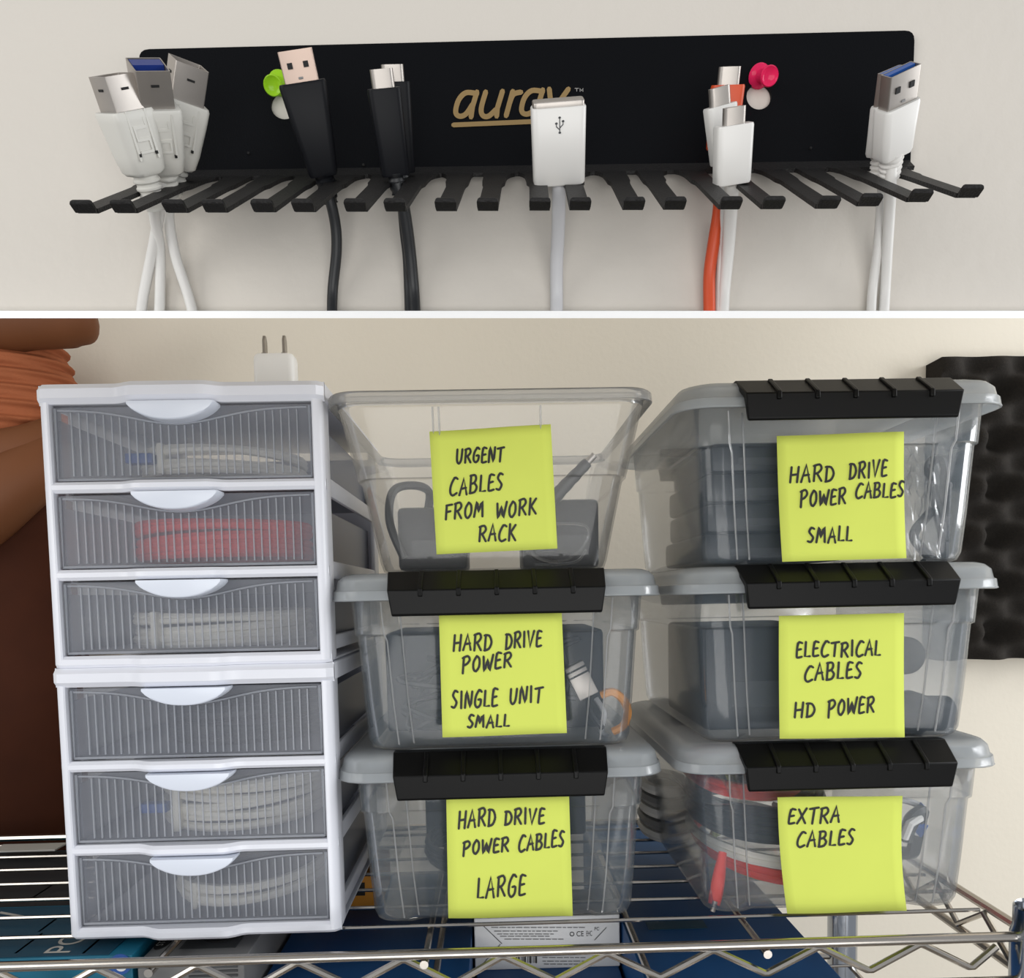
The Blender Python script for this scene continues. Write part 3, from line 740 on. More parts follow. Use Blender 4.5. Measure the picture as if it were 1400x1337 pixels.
tag(obj('striped_lead', bm, M['greycable']), 'thin grey lead next to the orange one', 'cable')
# nearly empty bin: a few flat things
z0_ = SHELF + 0.003
adapter('added dark block darkening the far end of the large power cables bin', (xm + 0.004, YL + 0.182, z0_), (0.130, 0.020, 0.064), g)  # dark block added at the rear so the bin looks darker
coil_thing('grey-blue coiled cable lying flat in the large power cables bin', 'dark cable tangles in the bins', (xm - 0.010, YL + 0.13, z0_), 0.045, 0.05, 0.012, 4, 0.003, M['adapter'], tie=False)
# right stack
zr2 = SHELF + 2 * HB + 0.003
for k in range(4):
    adapter(['lowest', 'second', 'third', 'topmost'][k] + ' black power adapter in the pile behind the small power cables note', (xrb - 0.032 + 0.002 * (k % 2), YL + 0.085, zr2 + 0.0185 * k), (0.090 - 0.003 * k, 0.105, 0.0178), g)
def loops(name, label, pts, r, m, group=None):
    bm = new(); tube(bm, smoothpath(pts, 7), r, 8); return tag(obj(name, bm, m), label, 'cable', group)
def q(px, py, d):
    p = at(px, py, YL + d); p.x = min(p.x, xrb + 0.0715); return p
loops('black_cable', 'black looped cable with a ribbed neck in the small power cables bin',
      [q(1262, 770, .026), q(1300, 768, .029), q(1318, 740, .027), q(1318, 690, .027), q(1306, 650, .027), q(1285, 628, .029), q(1270, 640, .031), q(1283, 700, .026), q(1296, 740, .026), q(1280, 700, .029), q(1262, 712, .029), q(1250, 735, .031), q(1275, 765, .031)], 0.0030, M['blackcable'], 'dark cable tangles in the bins')
bm = new(); tube(bm, [q(1312, 660 + 4 * i, .026) for i in range(20)], [0.0036 + (0.0006 if i % 2 else 0) - 0.00006 * i for i in range(20)], 10)
tag(obj('strain_neck', bm, M['adapter']), 'ribbed dark plug neck along the side of the small power cables bin', 'plug')
bm = new(); n = 14; rnd = random.Random(5); gg = []
for j in range(n + 1):
    row = []
    for i in range(n + 1):
        p = at(1238 + 52 * i / n, 610 + 165 * j / n, YL + 0.0215); row.append(bm.verts.new(p + Vector((0, rnd.uniform(-0.0025, 0.0025), 0))))
    gg.append(row)
for j in range(n):
    for i in range(n): bm.faces.new((gg[j][i], gg[j + 1][i], gg[j + 1][i + 1], gg[j][i + 1]))
tag(obj('clear_bag', bm, M['bag'], smooth=False, solid=0.0002), 'crumpled clear plastic bag in the small power cables bin', 'bag')
# electrical bin
zr1 = SHELF + HB + 0.003
adapter('large black power block behind the electrical cables note', (xrb - 0.032, YL + 0.095, zr1), (0.082, 0.110, 0.066), g)
t = thing('mains_plug', 'black mains plug lying at the bottom of the electrical cables bin', 'plug', at(1270, 985, YL + .031))
bm = new()
secs = []
for f, (wx, wz) in enumerate(((1243, 26), (1252, 30), (1268, 33), (1285, 30), (1288, 27), (1318, 27), (1322, 24))):
    c = at(wx - 24, 975, YL + .031); s = wz * (YL + .031) / F
    secs.append([c + Vector((0, 0.009 * math.cos(a), s * math.sin(a) * (0.92 if wx > 1284 else 1))) for a in [2 * PI * i / 14 for i in range(14)]])
quadstrip(bm, secs, True, True, True); obj('body', bm, M['adapter'], t, True)
bm = new(); tube(bm, smoothpath([q(1236, 975, .031), q(1215, 978, .033), q(1195, 985, .034), q(1175, 995, .034)], 5), 0.0034, 8); obj('lead', bm, M['blackcable'], t, True)
t = thing('round_plug', 'round black plug showing past the edge of the electrical cables note', 'plug', q(1232, 897, .034))
bm = new(); c = q(1230, 895, .034); s = 26 * (YL + .034) / F
secs = [[c + Vector((s * k_ * math.cos(a), d, s * k_ * math.sin(a))) for a in [2 * PI * i / 20 for i in range(20)]] for d, k_ in ((-0.008, 0.8), (-0.009, 0.98), (-0.005, 1.0), (0.012, 1.0), (0.016, 0.85))]
quadstrip(bm, secs, True, True, True); obj('body', bm, M['adapter'], t, True)
bm = new(); tube(bm, smoothpath([c + Vector((0, 0.006, -s)), c + Vector((0.003, 0.008, -s - 0.010)), c + Vector((-0.006, 0.012, -0.034))], 5), 0.003, 8); obj('lead', bm, M['blackcable'], t, True)
# extra cables bin
zr0 = SHELF + 0.003
g2 = 'coloured cables in the extra cables bin'
def ring_cable(label, cx, cz, rx, ry, r, m, tilt=0.0, turns=3, cy=YL + 0.10):
    bm = new(); pts = []
    for i in range(turns * 28 + 1):
        a = 2 * PI * i / 28 + 0.8
        pts.append(Vector((cx + rx * math.cos(a) * (1 + .02 * math.sin(i)), cy + ry * math.sin(a), cz + tilt * math.cos(a) + (i / 28) * r * 1.7)))
    tube(bm, pts, r, 7); return tag(obj('cable_coil', bm, m), label, 'cable', g2)
ring_cable('red coiled cable at the top of the extra cables bin', xrb - 0.034, zr0 + 0.064, 0.034, 0.075, 0.0028, M['redcable'], 0.002, 2)
ring_cable('black coiled cable in the middle of the extra cables bin', xrb - 0.024, zr0 + 0.034, 0.042, 0.070, 0.0034, M['blackcable'], 0.0, 4)
ring_cable('cream coiled cable in the extra cables bin', xrb - 0.020, zr0 + 0.0195, 0.046, 0.076, 0.0024, M['creamcable'], -0.002, 2)
ring_cable('red coiled cable at the bottom of the extra cables bin', xrb - 0.018, zr0 + 0.009, 0.043, 0.076, 0.0026, M['redcable'], -0.003, 2)
ring_cable('olive coiled cable at the bottom of the extra cables bin', xrb - 0.016, zr0 + 0.0045, 0.034, 0.060, 0.0022, M['greencable'], 0.0, 2)
t = thing('red_plug', 'red plug with a metal tip standing in the corner of the extra cables bin', 'plug', q(977, 1240, .028))
bm = new(); tube(bm, smoothpath([q(988, 1165, .034), q(984, 1190, .03), q(980, 1215, .028), q(976, 1236, .026)], 4), [0.0026, 0.0028, 0.003, 0.0034, 0.0038, 0.004, 0.0042, 0.0042, 0.0042, 0.0042, 0.0042, 0.004, 0.0038], 9); obj('body', bm, M['redcable'], t, True)
bm = new(); tube(bm, [q(978, 1232, .023), q(974, 1246, .022)], 0.0016, 8); obj('tip', bm, M['steel'], t, True)
for lab, (ax, ay), (bx_, by_) in (('upper', (1292, 1100), (1318, 1108)), ('lower', (1262, 1140), (1290, 1128))):
    t = thing('blue_connector', lab + ' blue connector on a clear lead in the extra cables bin', 'connector', q(ax, ay, .05), group='blue connectors in the extra cables bin')
    A, B = q(ax, ay, .05), q(bx_, by_, .045)
    bm = new(); tube(bm, [A, A.lerp(B, .5), B], [0.003, 0.0034, 0.0034], 4); obj('body', bm, M['bluetongue'], t, True, smooth=False)
    bm = new(); tube(bm, smoothpath([A, A + Vector((-0.012, 0.004, 0.003)), A + Vector((-0.026, 0.01, -0.004)), A + Vector((-0.03, 0.02, -0.02))], 5), 0.0022, 7); obj('lead', bm, M['greycable'], t, True)
bm = new(); tube(bm, smoothpath([q(1238, 1148, .045), q(1246, 1120, .042), q(1260, 1110, .045), q(1285, 1120, .05), q(1276, 1150, .055), q(1250, 1165, .06), q(1225, 1165, .07)], 5), 0.0046, 8)
tag(obj('dark_lead', bm, M['adapter']), 'thick dark lead with a pale end beside the blue connectors', 'cable')
bm = new(); tube(bm, [q(1236, 1146, .038), q(1244, 1126, .036), q(1258, 1118, .04)], 0.0028, 8); tag(obj('white_plug', bm, M['whiteplug']), 'small white plug in the extra cables bin next to its note', 'plug')
# silver cable coils between the two stacks
zc = SHELF + 0.001
for k in range(5):
    bm = new(); c = Vector((at(908, 1100, 0.64).x, 0.64, zc + 0.0045 + 0.0092 * k)); r_ = 0.0044
    tube(bm, [c + Vector((0.017 * math.cos(a), (0.034 + 0.002 * (k % 2)) * math.sin(a), 0)) for a in [2 * PI * i / 28 for i in range(28)]], r_, 7, closed=True)
    tag(obj('cable_loop', bm, M['whitecable'] if k % 2 == 0 else M['greycard']), ['lowest pale', 'second lowest dark', 'middle pale', 'second highest dark', 'topmost pale'][k] + ' cable loop in the coil between the two bin stacks', 'cable', 'cable loops between the stacks')

# ------------------------------------------------------------------ charcoal egg-crate foam on the wall
fl = at(1263, 690, 0.85); ft = at(1300, 480, 0.80); fb = at(1300, 905, 0.80)
X0, X1, Z0, Z1 = fl.x, fl.x + 0.30, fb.z, ft.z
bm = new(); nx, nz = 84, 84; rows = []
P_ = 0.050
for j in range(nz + 1):
    row = []
    for i in range(nx + 1):
        x = X0 + (X1 - X0) * i / nx; z = Z0 + (Z1 - Z0) * j / nz
        hgt = 0.030 + 0.0150 * (math.cos(2 * PI * x / P_) * math.cos(2 * PI * z / P_) + 0.35 * math.cos(2 * PI * x / P_) + 0.0)
        row.append(bm.verts.new((x, YB - 0.0005 - hgt, z)))
    rows.append(row)
for j in range(nz):
    for i in range(nx): bm.faces.new((rows[j][i], rows[j][i + 1], rows[j + 1][i + 1], rows[j + 1][i]))
bk = [bm.verts.new((x, YB - 0.0005, z)) for x, z in ((X0, Z0), (X1, Z0), (X1, Z1), (X0, Z1))]
bm.faces.new(rows[0][::-1] + [bk[0], bk[1]][0:2]); bm.faces.new(rows[-1] + [bk[2], bk[3]])
bm.faces.new([r[0] for r in rows] + [bk[3], bk[0]]); bm.faces.new([r[-1] for r in rows][::-1] + [bk[1], bk[2]])
tag(obj('foam_panel', bm, M['foam'], angle=70), 'charcoal egg-crate foam panel fixed to the wall behind the bins', 'foam')

# ------------------------------------------------------------------ rust-brown draped figure beside the drawers
yf = 0.765
fg = thing('draped_figure', 'tall rust-brown figure in gathered fabric standing behind the drawers at the wall', 'figure', (at(-40, 800, yf).x, yf, 0.0))
def pleated(name, rows, m, amp, freq, phase=0.0, depth=0.05, seg=40):
    """stack of ellipses between pixel edges (x0, x1, y), with gathered ripples"""
    bm = new(); secs = []
    for i, (x0, x1, y) in enumerate(rows):
        a, b = at(x0, y, yf), at(x1, y, yf); c = (a + b) / 2; rx = (b - a).length / 2
        ring = []
        for k in range(seg):
            th = 2 * PI * k / seg
            ring.append(Vector((c.x + rx * math.cos(th), yf + min(depth, rx) * math.sin(th), c.z)))
        secs.append(ring)
    # resample rows finely and add ripple
    fine = []
    N = 20
    for i in range(len(secs) - 1):
        for s in range(N):
            f = s / N; fine.append([secs[i][k].lerp(secs[i + 1][k], f) for k in range(seg)])
    fine.append(secs[-1])
    for i, ring in enumerate(fine):
        cen = sum(ring, Vector()) / seg
        for k, v in enumerate(ring):
            th = 2 * PI * k / seg
            rp = amp * (math.sin(freq * v.z * 100 + 2.2 * math.sin(th * 1.5 + phase) + phase) + 0.5 * math.sin(freq * 1.9 * v.z * 100 + 3 * math.cos(th) + 1.0))
            d = (v - cen); d.z = 0
            if d.length > 1e-6: v += d.normalized() * rp
    quadstrip(bm, fine, True, True, True); return obj(name, bm, m, fg, True, angle=80)
pleated('bodice', [(-120, 76, 455), (-122, 86, 490), (-118, 98, 525), (-112, 106, 560), (-100, 100, 600), (-90, 84, 625)], M['rust'], 0.0026, 4.6)
bm = new(); tube(bm, smoothpath([at(-190, 455, yf - .02), at(-60, 442, yf - .03), at(40, 436, yf - .035), at(100, 433, yf - .035), at(132, 431, yf - .03)], 6),
                 [0.026] * 6 + [0.0275] * 6 + [0.0265] * 6 + [0.025, 0.0245, 0.024, 0.0225, 0.020, 0.016, 0.010], 18); obj('upper_arm', bm, M['rustskin'], fg, True)
bm = new(); tube(bm, smoothpath([at(-110, 760, yf - .05), at(-30, 700, yf - .055), at(30, 655, yf - .05), at(90, 615, yf - .03)], 6), [0.036 - 0.0007 * i for i in range(19)], 18); obj('forearm', bm, M['rustskin'], fg, True)
bm = new(); tube(bm, smoothpath([at(-90, 640, yf - .045), at(-20, 625, yf - .05), at(40, 610, yf - .045), at(90, 590, yf - .03)], 6), [0.024 - 0.0004 * i for i in range(19)], 18); obj('wrist_fold', bm, M['rustskin'], fg, True)
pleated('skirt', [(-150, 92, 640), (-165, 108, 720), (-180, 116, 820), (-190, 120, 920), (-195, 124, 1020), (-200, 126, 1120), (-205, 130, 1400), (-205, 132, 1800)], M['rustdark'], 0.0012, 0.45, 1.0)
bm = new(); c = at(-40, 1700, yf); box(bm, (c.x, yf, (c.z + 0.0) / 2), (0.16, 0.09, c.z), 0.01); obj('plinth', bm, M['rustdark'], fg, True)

# ------------------------------------------------------------------ boxes on the lower tier
def carton(name, label, x0, x1, y0, y1, ztop, m, group=None, zb=ZL):
    t = thing(name, label, 'box', ((x0 + x1) / 2, y0, zb), group=group)
    bm = new(); box(bm, ((x0 + x1) / 2, (y0 + y1) / 2, (zb + ztop) / 2), (x1 - x0, y1 - y0, ztop - zb), 0.0006); obj('carton', bm, m, t, True, smooth=False)
    return t
def flat(parent, name, m, x0, x1, y0, y1, z):
    bm = new(); box(bm, ((x0 + x1) / 2, (y0 + y1) / 2, z + 0.0002), (x1 - x0, y1 - y0, 0.0004)); return obj(name, bm, m, parent, True, smooth=False)
zt1 = SHELF - 0.020
cA = at(180, 1306, 0.452)
t = carton('teal_box', 'dark teal box with white lettering under the shelf below the drawers', XL + 0.02, cA.x, 0.452, 0.655, cA.z, M['teal'])
flat(t, 'lid_print', M['tealdark'], XL + 0.022, cA.x - 0.014, 0.4535, 0.53, cA.z)
flat(t, 'black_panel', M['blackcard'], XL + 0.022, cA.x - 0.002, 0.532, 0.652, cA.z)
def toptext(parent, name, txt, px, py, size, m, z, sx=1.0, rot=PI / 2):
    d = ray(px, py); p = EYE + d * ((z - EYE.z) / d.z)
    bm = text_bm(txt, size, Matrix.Translation((p.x, p.y, z + 0.0006)) @ Matrix.Rotation(rot, 4, 'Z') @ Matrix.Diagonal((sx, 1, 1, 1)))
    obj(name, bm, m, parent, True, smooth=False)
toptext(t, 'lettering', 'V', 14, 1254, 0.030, M['lightgrey'], cA.z)
toptext(t, 'lettering', 'POR', 103, 1284, 0.022, M['lightgrey'], cA.z)
for px, py in ((40, 1290), (70, 1262), (60, 1218), (130, 1290)):
    d = ray(px, py); p = EYE + d * ((cA.z - EYE.z) / d.z)
    flat(t, 'small_print', M['lightgrey'], p.x - 0.0008, p.x + 0.0008, p.y - 0.014, p.y + 0.014, cA.z)
bm = new(); c = at(165, 1318, 0.4515)
bmm = Matrix.Translation(c) @ Matrix.Rotation(PI / 2, 4, 'X')
lathe(bm, [(0.0062, 0.0), (0.0062, 0.0006)], 20, bmm); obj('white_emblem', bm, M['bluetongue'], t, True, smooth=False)
bm = new(); lathe(bm, [(0.0034, 0.0006), (0.0034, 0.0010)], 16, Matrix.Translation(c + Vector((0.0006, 0, -0.0006))) @ Matrix.Rotation(PI / 2, 4, 'X')); obj('emblem_mark', bm, M['whitecard'], t, True, smooth=False)
cB0, cB1 = at(190, 1310, 0.452), at(333, 1312, 0.452)
t = carton('grey_box', 'grey device box with a black disc and an oval badge under the drawers', cA.x + 0.003, cB1.x, 0.452, 0.60, cB1.z, M['greycard'])
flat(t, 'dark_square', M['darkgrey'], at(255, 1285, 0.48).x, at(330, 1285, 0.48).x, 0.468, 0.525, cB1.z)
d = ray(305, 1278); p = EYE + d * ((cB1.z - EYE.z) / d.z)
bm = new(); lathe(bm, [(0.012, 0.0004), (0.012, 0.0012), (0.010, 0.0014)], 24, Matrix.Translation((p.x, p.y, cB1.z))); obj('disc', bm, M['dark'], t, True)
d = ray(226, 1286); p = EYE + d * ((cB1.z - EYE.z) / d.z)
bm = new()
prism(bm, [(0.0045 * math.cos(a), 0.013 * math.sin(a)) for a in [2 * PI * i / 20 for i in range(20)]], lambda u, v, dd: Vector((p.x + u, p.y + v, cB1.z + dd)), 0.0, 0.0006); obj('badge', bm, M['dark'], t, True, smooth=False)
bm = text_bm('STORE', 0.006, Matrix.Translation((p.x, p.y, cB1.z + 0.0009)) @ Matrix.Rotation(PI / 2, 4, 'Z')); obj('badge_lettering', bm, M['lightgrey'], t, True, smooth=False)
for k in range(3):
    bm = new(); a = at(258, 1322 + 6 * k, 0.4515); b = at(325, 1322 + 6 * k, 0.4515); box(bm, (a + b) / 2, ((b - a).x, 0.0006, 0.0012)); obj('front_stripe', bm, M['darkgrey'], t, True, smooth=False)
zn = at(750, 1324, 0.535).z
cN = at(1136, 1330, 0.46)
xg1 = at(640, 1300, 0.47).x; xn0 = xg1 + 0.003
xmid = at(622, 1300, 0.49).x
t = carton('navy_box', 'navy box in the middle of the lower tier with the white box on top', xn0, at(860, 1300, 0.49).x, 0.47, 0.668, zn, M['navy'])
flat(t, 'dark_lid_print', M['blackcard'], xn0 + 0.004, xn0 + 0.06, 0.60, 0.655, zn)
t = carton('navy_box', 'navy box under the extra cables bin on the lower tier', at(866, 1300, 0.49).x, at(1128, 1310, 0.47).x, 0.445, 0.78, SHELF - 0.030, M['navy'])
flat(t, 'dark_print', M['tealdark'], at(900, 1300, 0.49).x, at(985, 1300, 0.49).x, 0.52, 0.535, SHELF - 0.030)
t = carton('navy_box', 'navy box beside the grey device box, with the amber box on top', cB1.x + 0.003, xg1, 0.452, 0.665, SHELF - 0.036, M['navy'])
# white box with printed marks
a, b = at(648, 1256, 0.535), at(848, 1322, 0.535)
t = thing('white_box', 'white box with fine print and certification marks standing on the navy box', 'box', ((a.x + b.x) / 2, 0.535, zn))
bm = new(); box(bm, ((a.x + b.x) / 2, 0.56, (a.z + zn) / 2), (b.x - a.x, 0.05, a.z - zn), 0.0008); obj('carton', bm, M['whitecard'], t, True, smooth=False)
yw = 0.5346
def facetext(name, txt, px, py, size, m=None, sx=1.0):
    p = at(px, py, yw); bm = text_bm(txt, size, Matrix.Translation(p) @ Matrix.Rotation(PI / 2, 4, 'X') @ Matrix.Diagonal((sx, 1, 1, 1))); obj(name, bm, m or M['darkgrey'], t, True, smooth=False)
facetext('certification_mark', 'CE', 793, 1277, 0.0052, M['ink'], 0.85); facetext('certification_mark', 'EHC', 805.5, 1276.5, 0.0052, M['ink'], 0.42); facetext('certification_mark', 'FC', 816, 1270, 0.0034, M['ink'], 0.9)
bm = new(); c = at(782, 1277, yw)
ribbon(bm, [[(0.0014 * math.cos(2 * PI * i / 12), 0.0014 * math.sin(2 * PI * i / 12)) for i in range(13)]], 0.0005, lambda u, v: c + Vector((u, 0, v))); obj('recycling_mark', bm, M['ink'], t, True, smooth=False)
rnd = random.Random(2)
bm = new()
for r, (x0, x1, y) in enumerate(((672, 800, 1268), (676, 762, 1273), (680, 758, 1277), (684, 752, 1280), (690, 770, 1284), (694, 742, 1295), (742, 800, 1309), (742, 808, 1314), (744, 790, 1318))):
    x = x0
    while x < x1:
        wl = rnd.uniform(3, 9); p0, p1 = at(x, y, yw), at(min(x + wl, x1), y, yw)
        ribbon(bm, [[(p0.x, p0.z), (p1.x, p1.z)]], 0.0006, lambda u, v: Vector((u, yw, v))); x += wl + 2.4
o = obj('fine_print', bm, M['greycard'], t, True, smooth=False); o['kind'] = 'stuff'
bm = new(); x = 706
while x < 736:
    wl = rnd.choice((0.8, 1.4, 2.2)); p0, p1 = at(x, 1306, yw), at(x, 1316, yw)
    ribbon(bm, [[(p0.x, p0.z), (p1.x, p1.z)]], wl * 0.0005, lambda u, v: Vector((u, yw, v))); x += wl + 1.3
o = obj('barcode', bm, M['ink'], t, True, smooth=False); o['kind'] = 'stuff'
bm = new()
for pts_ in ([(660, 1265), (686, 1290)], [(684, 1291), (660, 1318)], [(829, 1268), (813, 1285)]):
    ribbon(bm, [[(at(x, y, yw).x, at(x, y, yw).z) for x, y in pts_]], 0.0005, lambda u, v: Vector((u, yw, v)))
obj('flap_seam', bm, M['darkgrey'], t, True, smooth=False)
# boxes further back
za = SHELF - 0.028
p0, p1 = at(446, 1238, 0.57), at(506, 1238, 0.57)
p = at(-10, 1150, 0.66)
t = thing('grey_folder', 'pale grey card lying on the rear wires of the shelf beside the figure', 'card', (at(40, 1150, 0.64).x, 0.64, SHELF))
bm = new(); box(bm, (at(36, 1150, 0.64).x, 0.643, SHELF + 0.0008), (0.052, 0.018, 0.0015), 0.0003); obj('sheet', bm, M['lightgrey'], t, True, smooth=False)
t = thing('amber_box', 'amber box with black print lying between the drawers and the middle bins', 'box', (p0.x, 0.60, zn))
ax = at(474, 1230, 0.585).x; za = SHELF - 0.036
bm = new(); box(bm, (ax, 0.615, za + 0.0135), (0.050, 0.06, 0.027), 0.0006); obj('carton', bm, M['amber'], t, True, smooth=False)
bm = new(); box(bm, (ax + 0.004, 0.5849, za + 0.016), (0.020, 0.0006, 0.010)); obj('black_print', bm, M['dark'], t, True, smooth=False)

# ------------------------------------------------------------------ cable rack on the upper wall
YP = YF - 0.0003
rk = thing('cable_rack', 'black steel cable rack with twenty prongs fixed to the upper wall', 'rack', at(720, 235, YP))
def plate_curve():
    cu = bpy.data.curves.new('plate', 'CURVE'); cu.dimensions = '2D'; cu.fill_mode = 'BOTH'; cu.extrude = 0.0007
    cs = [at(x, y, YP) for x, y in ((192, 71), (1248, 45), (1242, 232), (196, 246))]
    pts = []
    def arc(p, a, b, r):
        a = (a - p).normalized(); b = (b - p).normalized()
        return [p + a * r * (1 - t) ** 2 + b * r * t ** 2 for t in (0, .25, .5, .75, 1)]
    pts += arc(cs[0], cs[3], cs[1], 0.004) + arc(cs[1], cs[0], cs[2], 0.004) + [cs[2], cs[3]]
    def spl(ps):
        s = cu.splines.new('POLY'); s.points.add(len(ps) - 1); s.use_cyclic_u = True
        for q_, p_ in zip(s.points, ps): q_.co = (p_[0], p_[1], 0, 1)
    spl([(p_.x, p_.z) for p_ in pts])
    for px, py, r in ((390, 147, 17.5), (1036, 135, 16.5), (373, 121, 9), (1046, 108, 9)):
        c = at(px, py, YP); rr = r * YP / F
        if r > 10: spl([(c.x + rr * math.cos(2 * PI * i / 28), c.z + rr * math.sin(2 * PI * i / 28)) for i in range(28)])
    o = bpy.data.objects.new('plate', cu); COL.objects.link(o)
    dg = bpy.context.evaluated_depsgraph_get(); me = bpy.data.meshes.new_from_object(o.evaluated_get(dg)); bpy.data.objects.remove(o)
    bm = bmesh.new(); bm.from_mesh(me); bpy.data.meshes.remove(me)
    bm.transform(Matrix.Translation((0, YP - 0.0008, 0)) @ Matrix.Rotation(PI / 2, 4, 'X'))
    return bm
obj('plate', plate_curve(), M['rack'], rk, True, smooth=False)
def rootpt(tx, ty, f):       # f: 0 at the plate, 1 at the prong tip
    k = 0.8 + 0.2 * f; YY = YP - 0.0008 - 0.064 * f
    return at(722 + (tx - 722) * (YF - 0.064) / (YF - 0.064 * f) , ty, YY)
tips = [117, 171, 241, 295, 361, 416, 487, 541, 610, 667, 738, 793, 866, 922, 998, 1056, 1131, 1188, 1256, 1324]
def tip_y(tx): return 286 - 0.006 * (tx - 117) - (14 * max(0, (tx - 1150) / 174))
def root_y(tx): return 241 - 0.0115 * (tx - 117)
def tine_at(tx, f):
    """point on the prong's centre line"""
    a = at(722 + (tx - 722) * 0.805, root_y(tx) - 2, YP - 0.001); b = at(tx, tip_y(tx), YP - 0.066)
    return a.lerp(b, f)
# bent root strip
bm = new(); rings = []
for i in range(25):
    px = 196 + (1242 - 196) * i / 24; tx = 722 + (px - 722) / 0.805
    a = at(px, 246 - 14 * i / 24, YP - 0.0008); d = (tine_at(tx, 1) - tine_at(tx, 0)); dn = d.normalized()
    top = tine_at(tx, 0.0) + dn * 0.0
    q0 = Vector((top.x, YP - 0.0002, top.z + 0.003)); q1 = Vector((top.x, YP - 0.0022, top.z + 0.0006)); q2 = top + dn * 0.0065
    nrm = Vector((0, -0.57, 0.82)) * -0.0014
    rings.append([q0, q1, q2, q2 + nrm, q1 + Vector((0, 0.0005, -0.0018)), Vector((q0.x, YP - 0.0002, q0.z - 0.004))])
quadstrip(bm, rings, True, True, True); obj('bent_lip', bm, M['tine'], rk, True, angle=25)
side = Vector((1, 0, -0.012)).normalized()
for i, tx in enumerate(tips):
    pair = 1 if i % 2 == 0 else -1          # direction of the partner prong
    bm = new(); stations = []
    a, b = tine_at(tx, 0.0), tine_at(tx, 1.0); dn = (b - a).normalized()
    nrm = side.cross(dn).normalized()
    if nrm.z < 0: nrm = -nrm
    # (fraction, outer half width, inner half width) in mm
    for f, wo, wi in ((0.05, 9.0, 5.4), (0.085, 7.6, 4.6), (0.12, 6.0, 4.3), (0.17, 5.0, 4.2), (0.26, 4.5, 4.2), (0.36, 4.3, 4.1), (0.41, 3.4, 3.5), (0.48, 3.3, 3.3), (0.90, 3.3, 3.3), (0.985, 3.3, 3.3)):
        c = a.lerp(b, f)
        stations.append((c - side * pair * wo * 0.001, c + side * pair * wi * 0.001))
    rings = [[l, r, r - nrm * 0.0014, l - nrm * 0.0014] for l, r in stations]
    quadstrip(bm, rings, True, True, True); tn = obj('prong', bm, M['tine'], rk, True, angle=25)
    # upturned tip
    bm = new(); L, Rr = stations[-1]
    up = (Vector((0, -0.72, 0.70))).normalized()
    l0, r0 = L, Rr
    secs = []
    for d, s in ((-0.0010, 0.97), (0.0002, 1.04), (0.0018, 1.05), (0.0026, 0.95), (0.0029, 0.78)):
        cen = (l0 + r0) / 2 + dn * min(0.0016, 0.0006 + max(0, d)) + up * d; hwv = (r0 - l0) / 2 * s
        secs.append([cen - hwv, cen + hwv, cen + hwv + dn * 0.0016 * s, cen - hwv + dn * 0.0016 * s])
    quadstrip(bm, secs, True, True, True); obj('upturned_tip', bm, M['tine'], tn, False, angle=25) if False else obj('upturned_tip', bm, M['tine'], rk, True, angle=25, bevel=0.0005)
# gold logo, built from strokes
bm = new(); yl = YP - 0.0017
def lg(px, py): p = at(px, py, yl); return (p.x, p.z)
def put(strokes, wd, target):
    ss = [[lg(*p) for p in st] for st in strokes]
    ribbon(target, ss, wd * yl / F, lambda u, v: Vector((u, yl, v)))
def sm(pts, k=5): return [(p.x, p.y) for p in smoothpath([(x, y, 0) for x, y in pts], k)]
def la(x, y):      # letter a with its left foot near (x, y), 38 px tall, slanted
    return [sm([(x + 33, y - 33), (x + 18, y - 34), (x + 8, y - 24), (x + 4, y - 8), (x + 9, y - 2), (x + 18, y - 5), (x + 27, y - 18)]), [(x + 33, y - 35), (x + 27, y - 15), (x + 25, y - 1)]]
put(la(619, 161), 6.6, bm)
put([sm([(664, 126), (658, 148), (660, 158), (668, 159), (678, 150)]), [(687, 125), (680, 148), (679, 159)]], 6.6, bm)
put([[(701, 125), (692, 158)], sm([(697, 140), (702, 129), (712, 126)])], 6.6, bm)
put(la(709, 158), 6.6, bm)
put([sm([(751, 122), (753, 138), (757, 148)]), [(777, 122), (757, 150), (745, 168)]], 6.6, bm)
put([[(620, 171), (760, 165)]], 6.0, bm)
obj('gold_logo', bm, M['gold'], rk, True, smooth=False)
bm = new()
put([[(786, 121), (791, 121)], [(788.5, 121), (788.5, 125)], [(793, 125), (793, 121), (795, 124), (797, 121), (797, 125)]], 0.8, bm); obj('trademark_sign', bm, M['greyprint'], rk, True, smooth=False)
for px, py in ((340, 210), (1108, 203), (497, 226)):
    bm = new(); c = at(px, py, YP - 0.0015)
    lathe(bm, [(0.0006, 0), (0.0005, 0.0006)], 8, Matrix.Translation(c) @ Matrix.Rotation(PI / 2, 4, 'X')); obj('dimple', bm, M['tine'], rk, True)

# push pins
def pin(label, m, base, head):
    B = at(base[0], base[1], YP - 0.0015); Hh = at(head[0], head[1], YP - 0.012)
    ax = (Hh - B).normalized(); L = (Hh - B).length
    mt = Matrix.Translation(B) @ ax.to_track_quat('Z', 'Y').to_matrix().to_4x4()
    t = thing('push_pin', label, 'push pin', mtx=mt)
    bm = new(); k = YP / F
    lathe(bm, [(0.0012, 0.0), (13.5 * k, 0.0004), (14.5 * k, 0.0012), (13 * k, 0.0024), (8 * k, 0.0034), (7 * k, L * 0.6), (8.5 * k, L - 0.0022), (11.6 * k, L - 0.0008), (11.8 * k, L), (10.6 * k, L + 0.0006), (9 * k, L + 0.0002), (6 * k, L - 0.0004)], 26); obj('head', bm, m, t)
    bm = new(); lathe(bm, [(0.0005, -0.0085), (0.0006, 0.002)], 8); obj('needle', bm, M['steel'], t)
    return t
pin('translucent pink push pin in the black rack plate', M['pinkpin'], (1037, 104), (1052, 104))
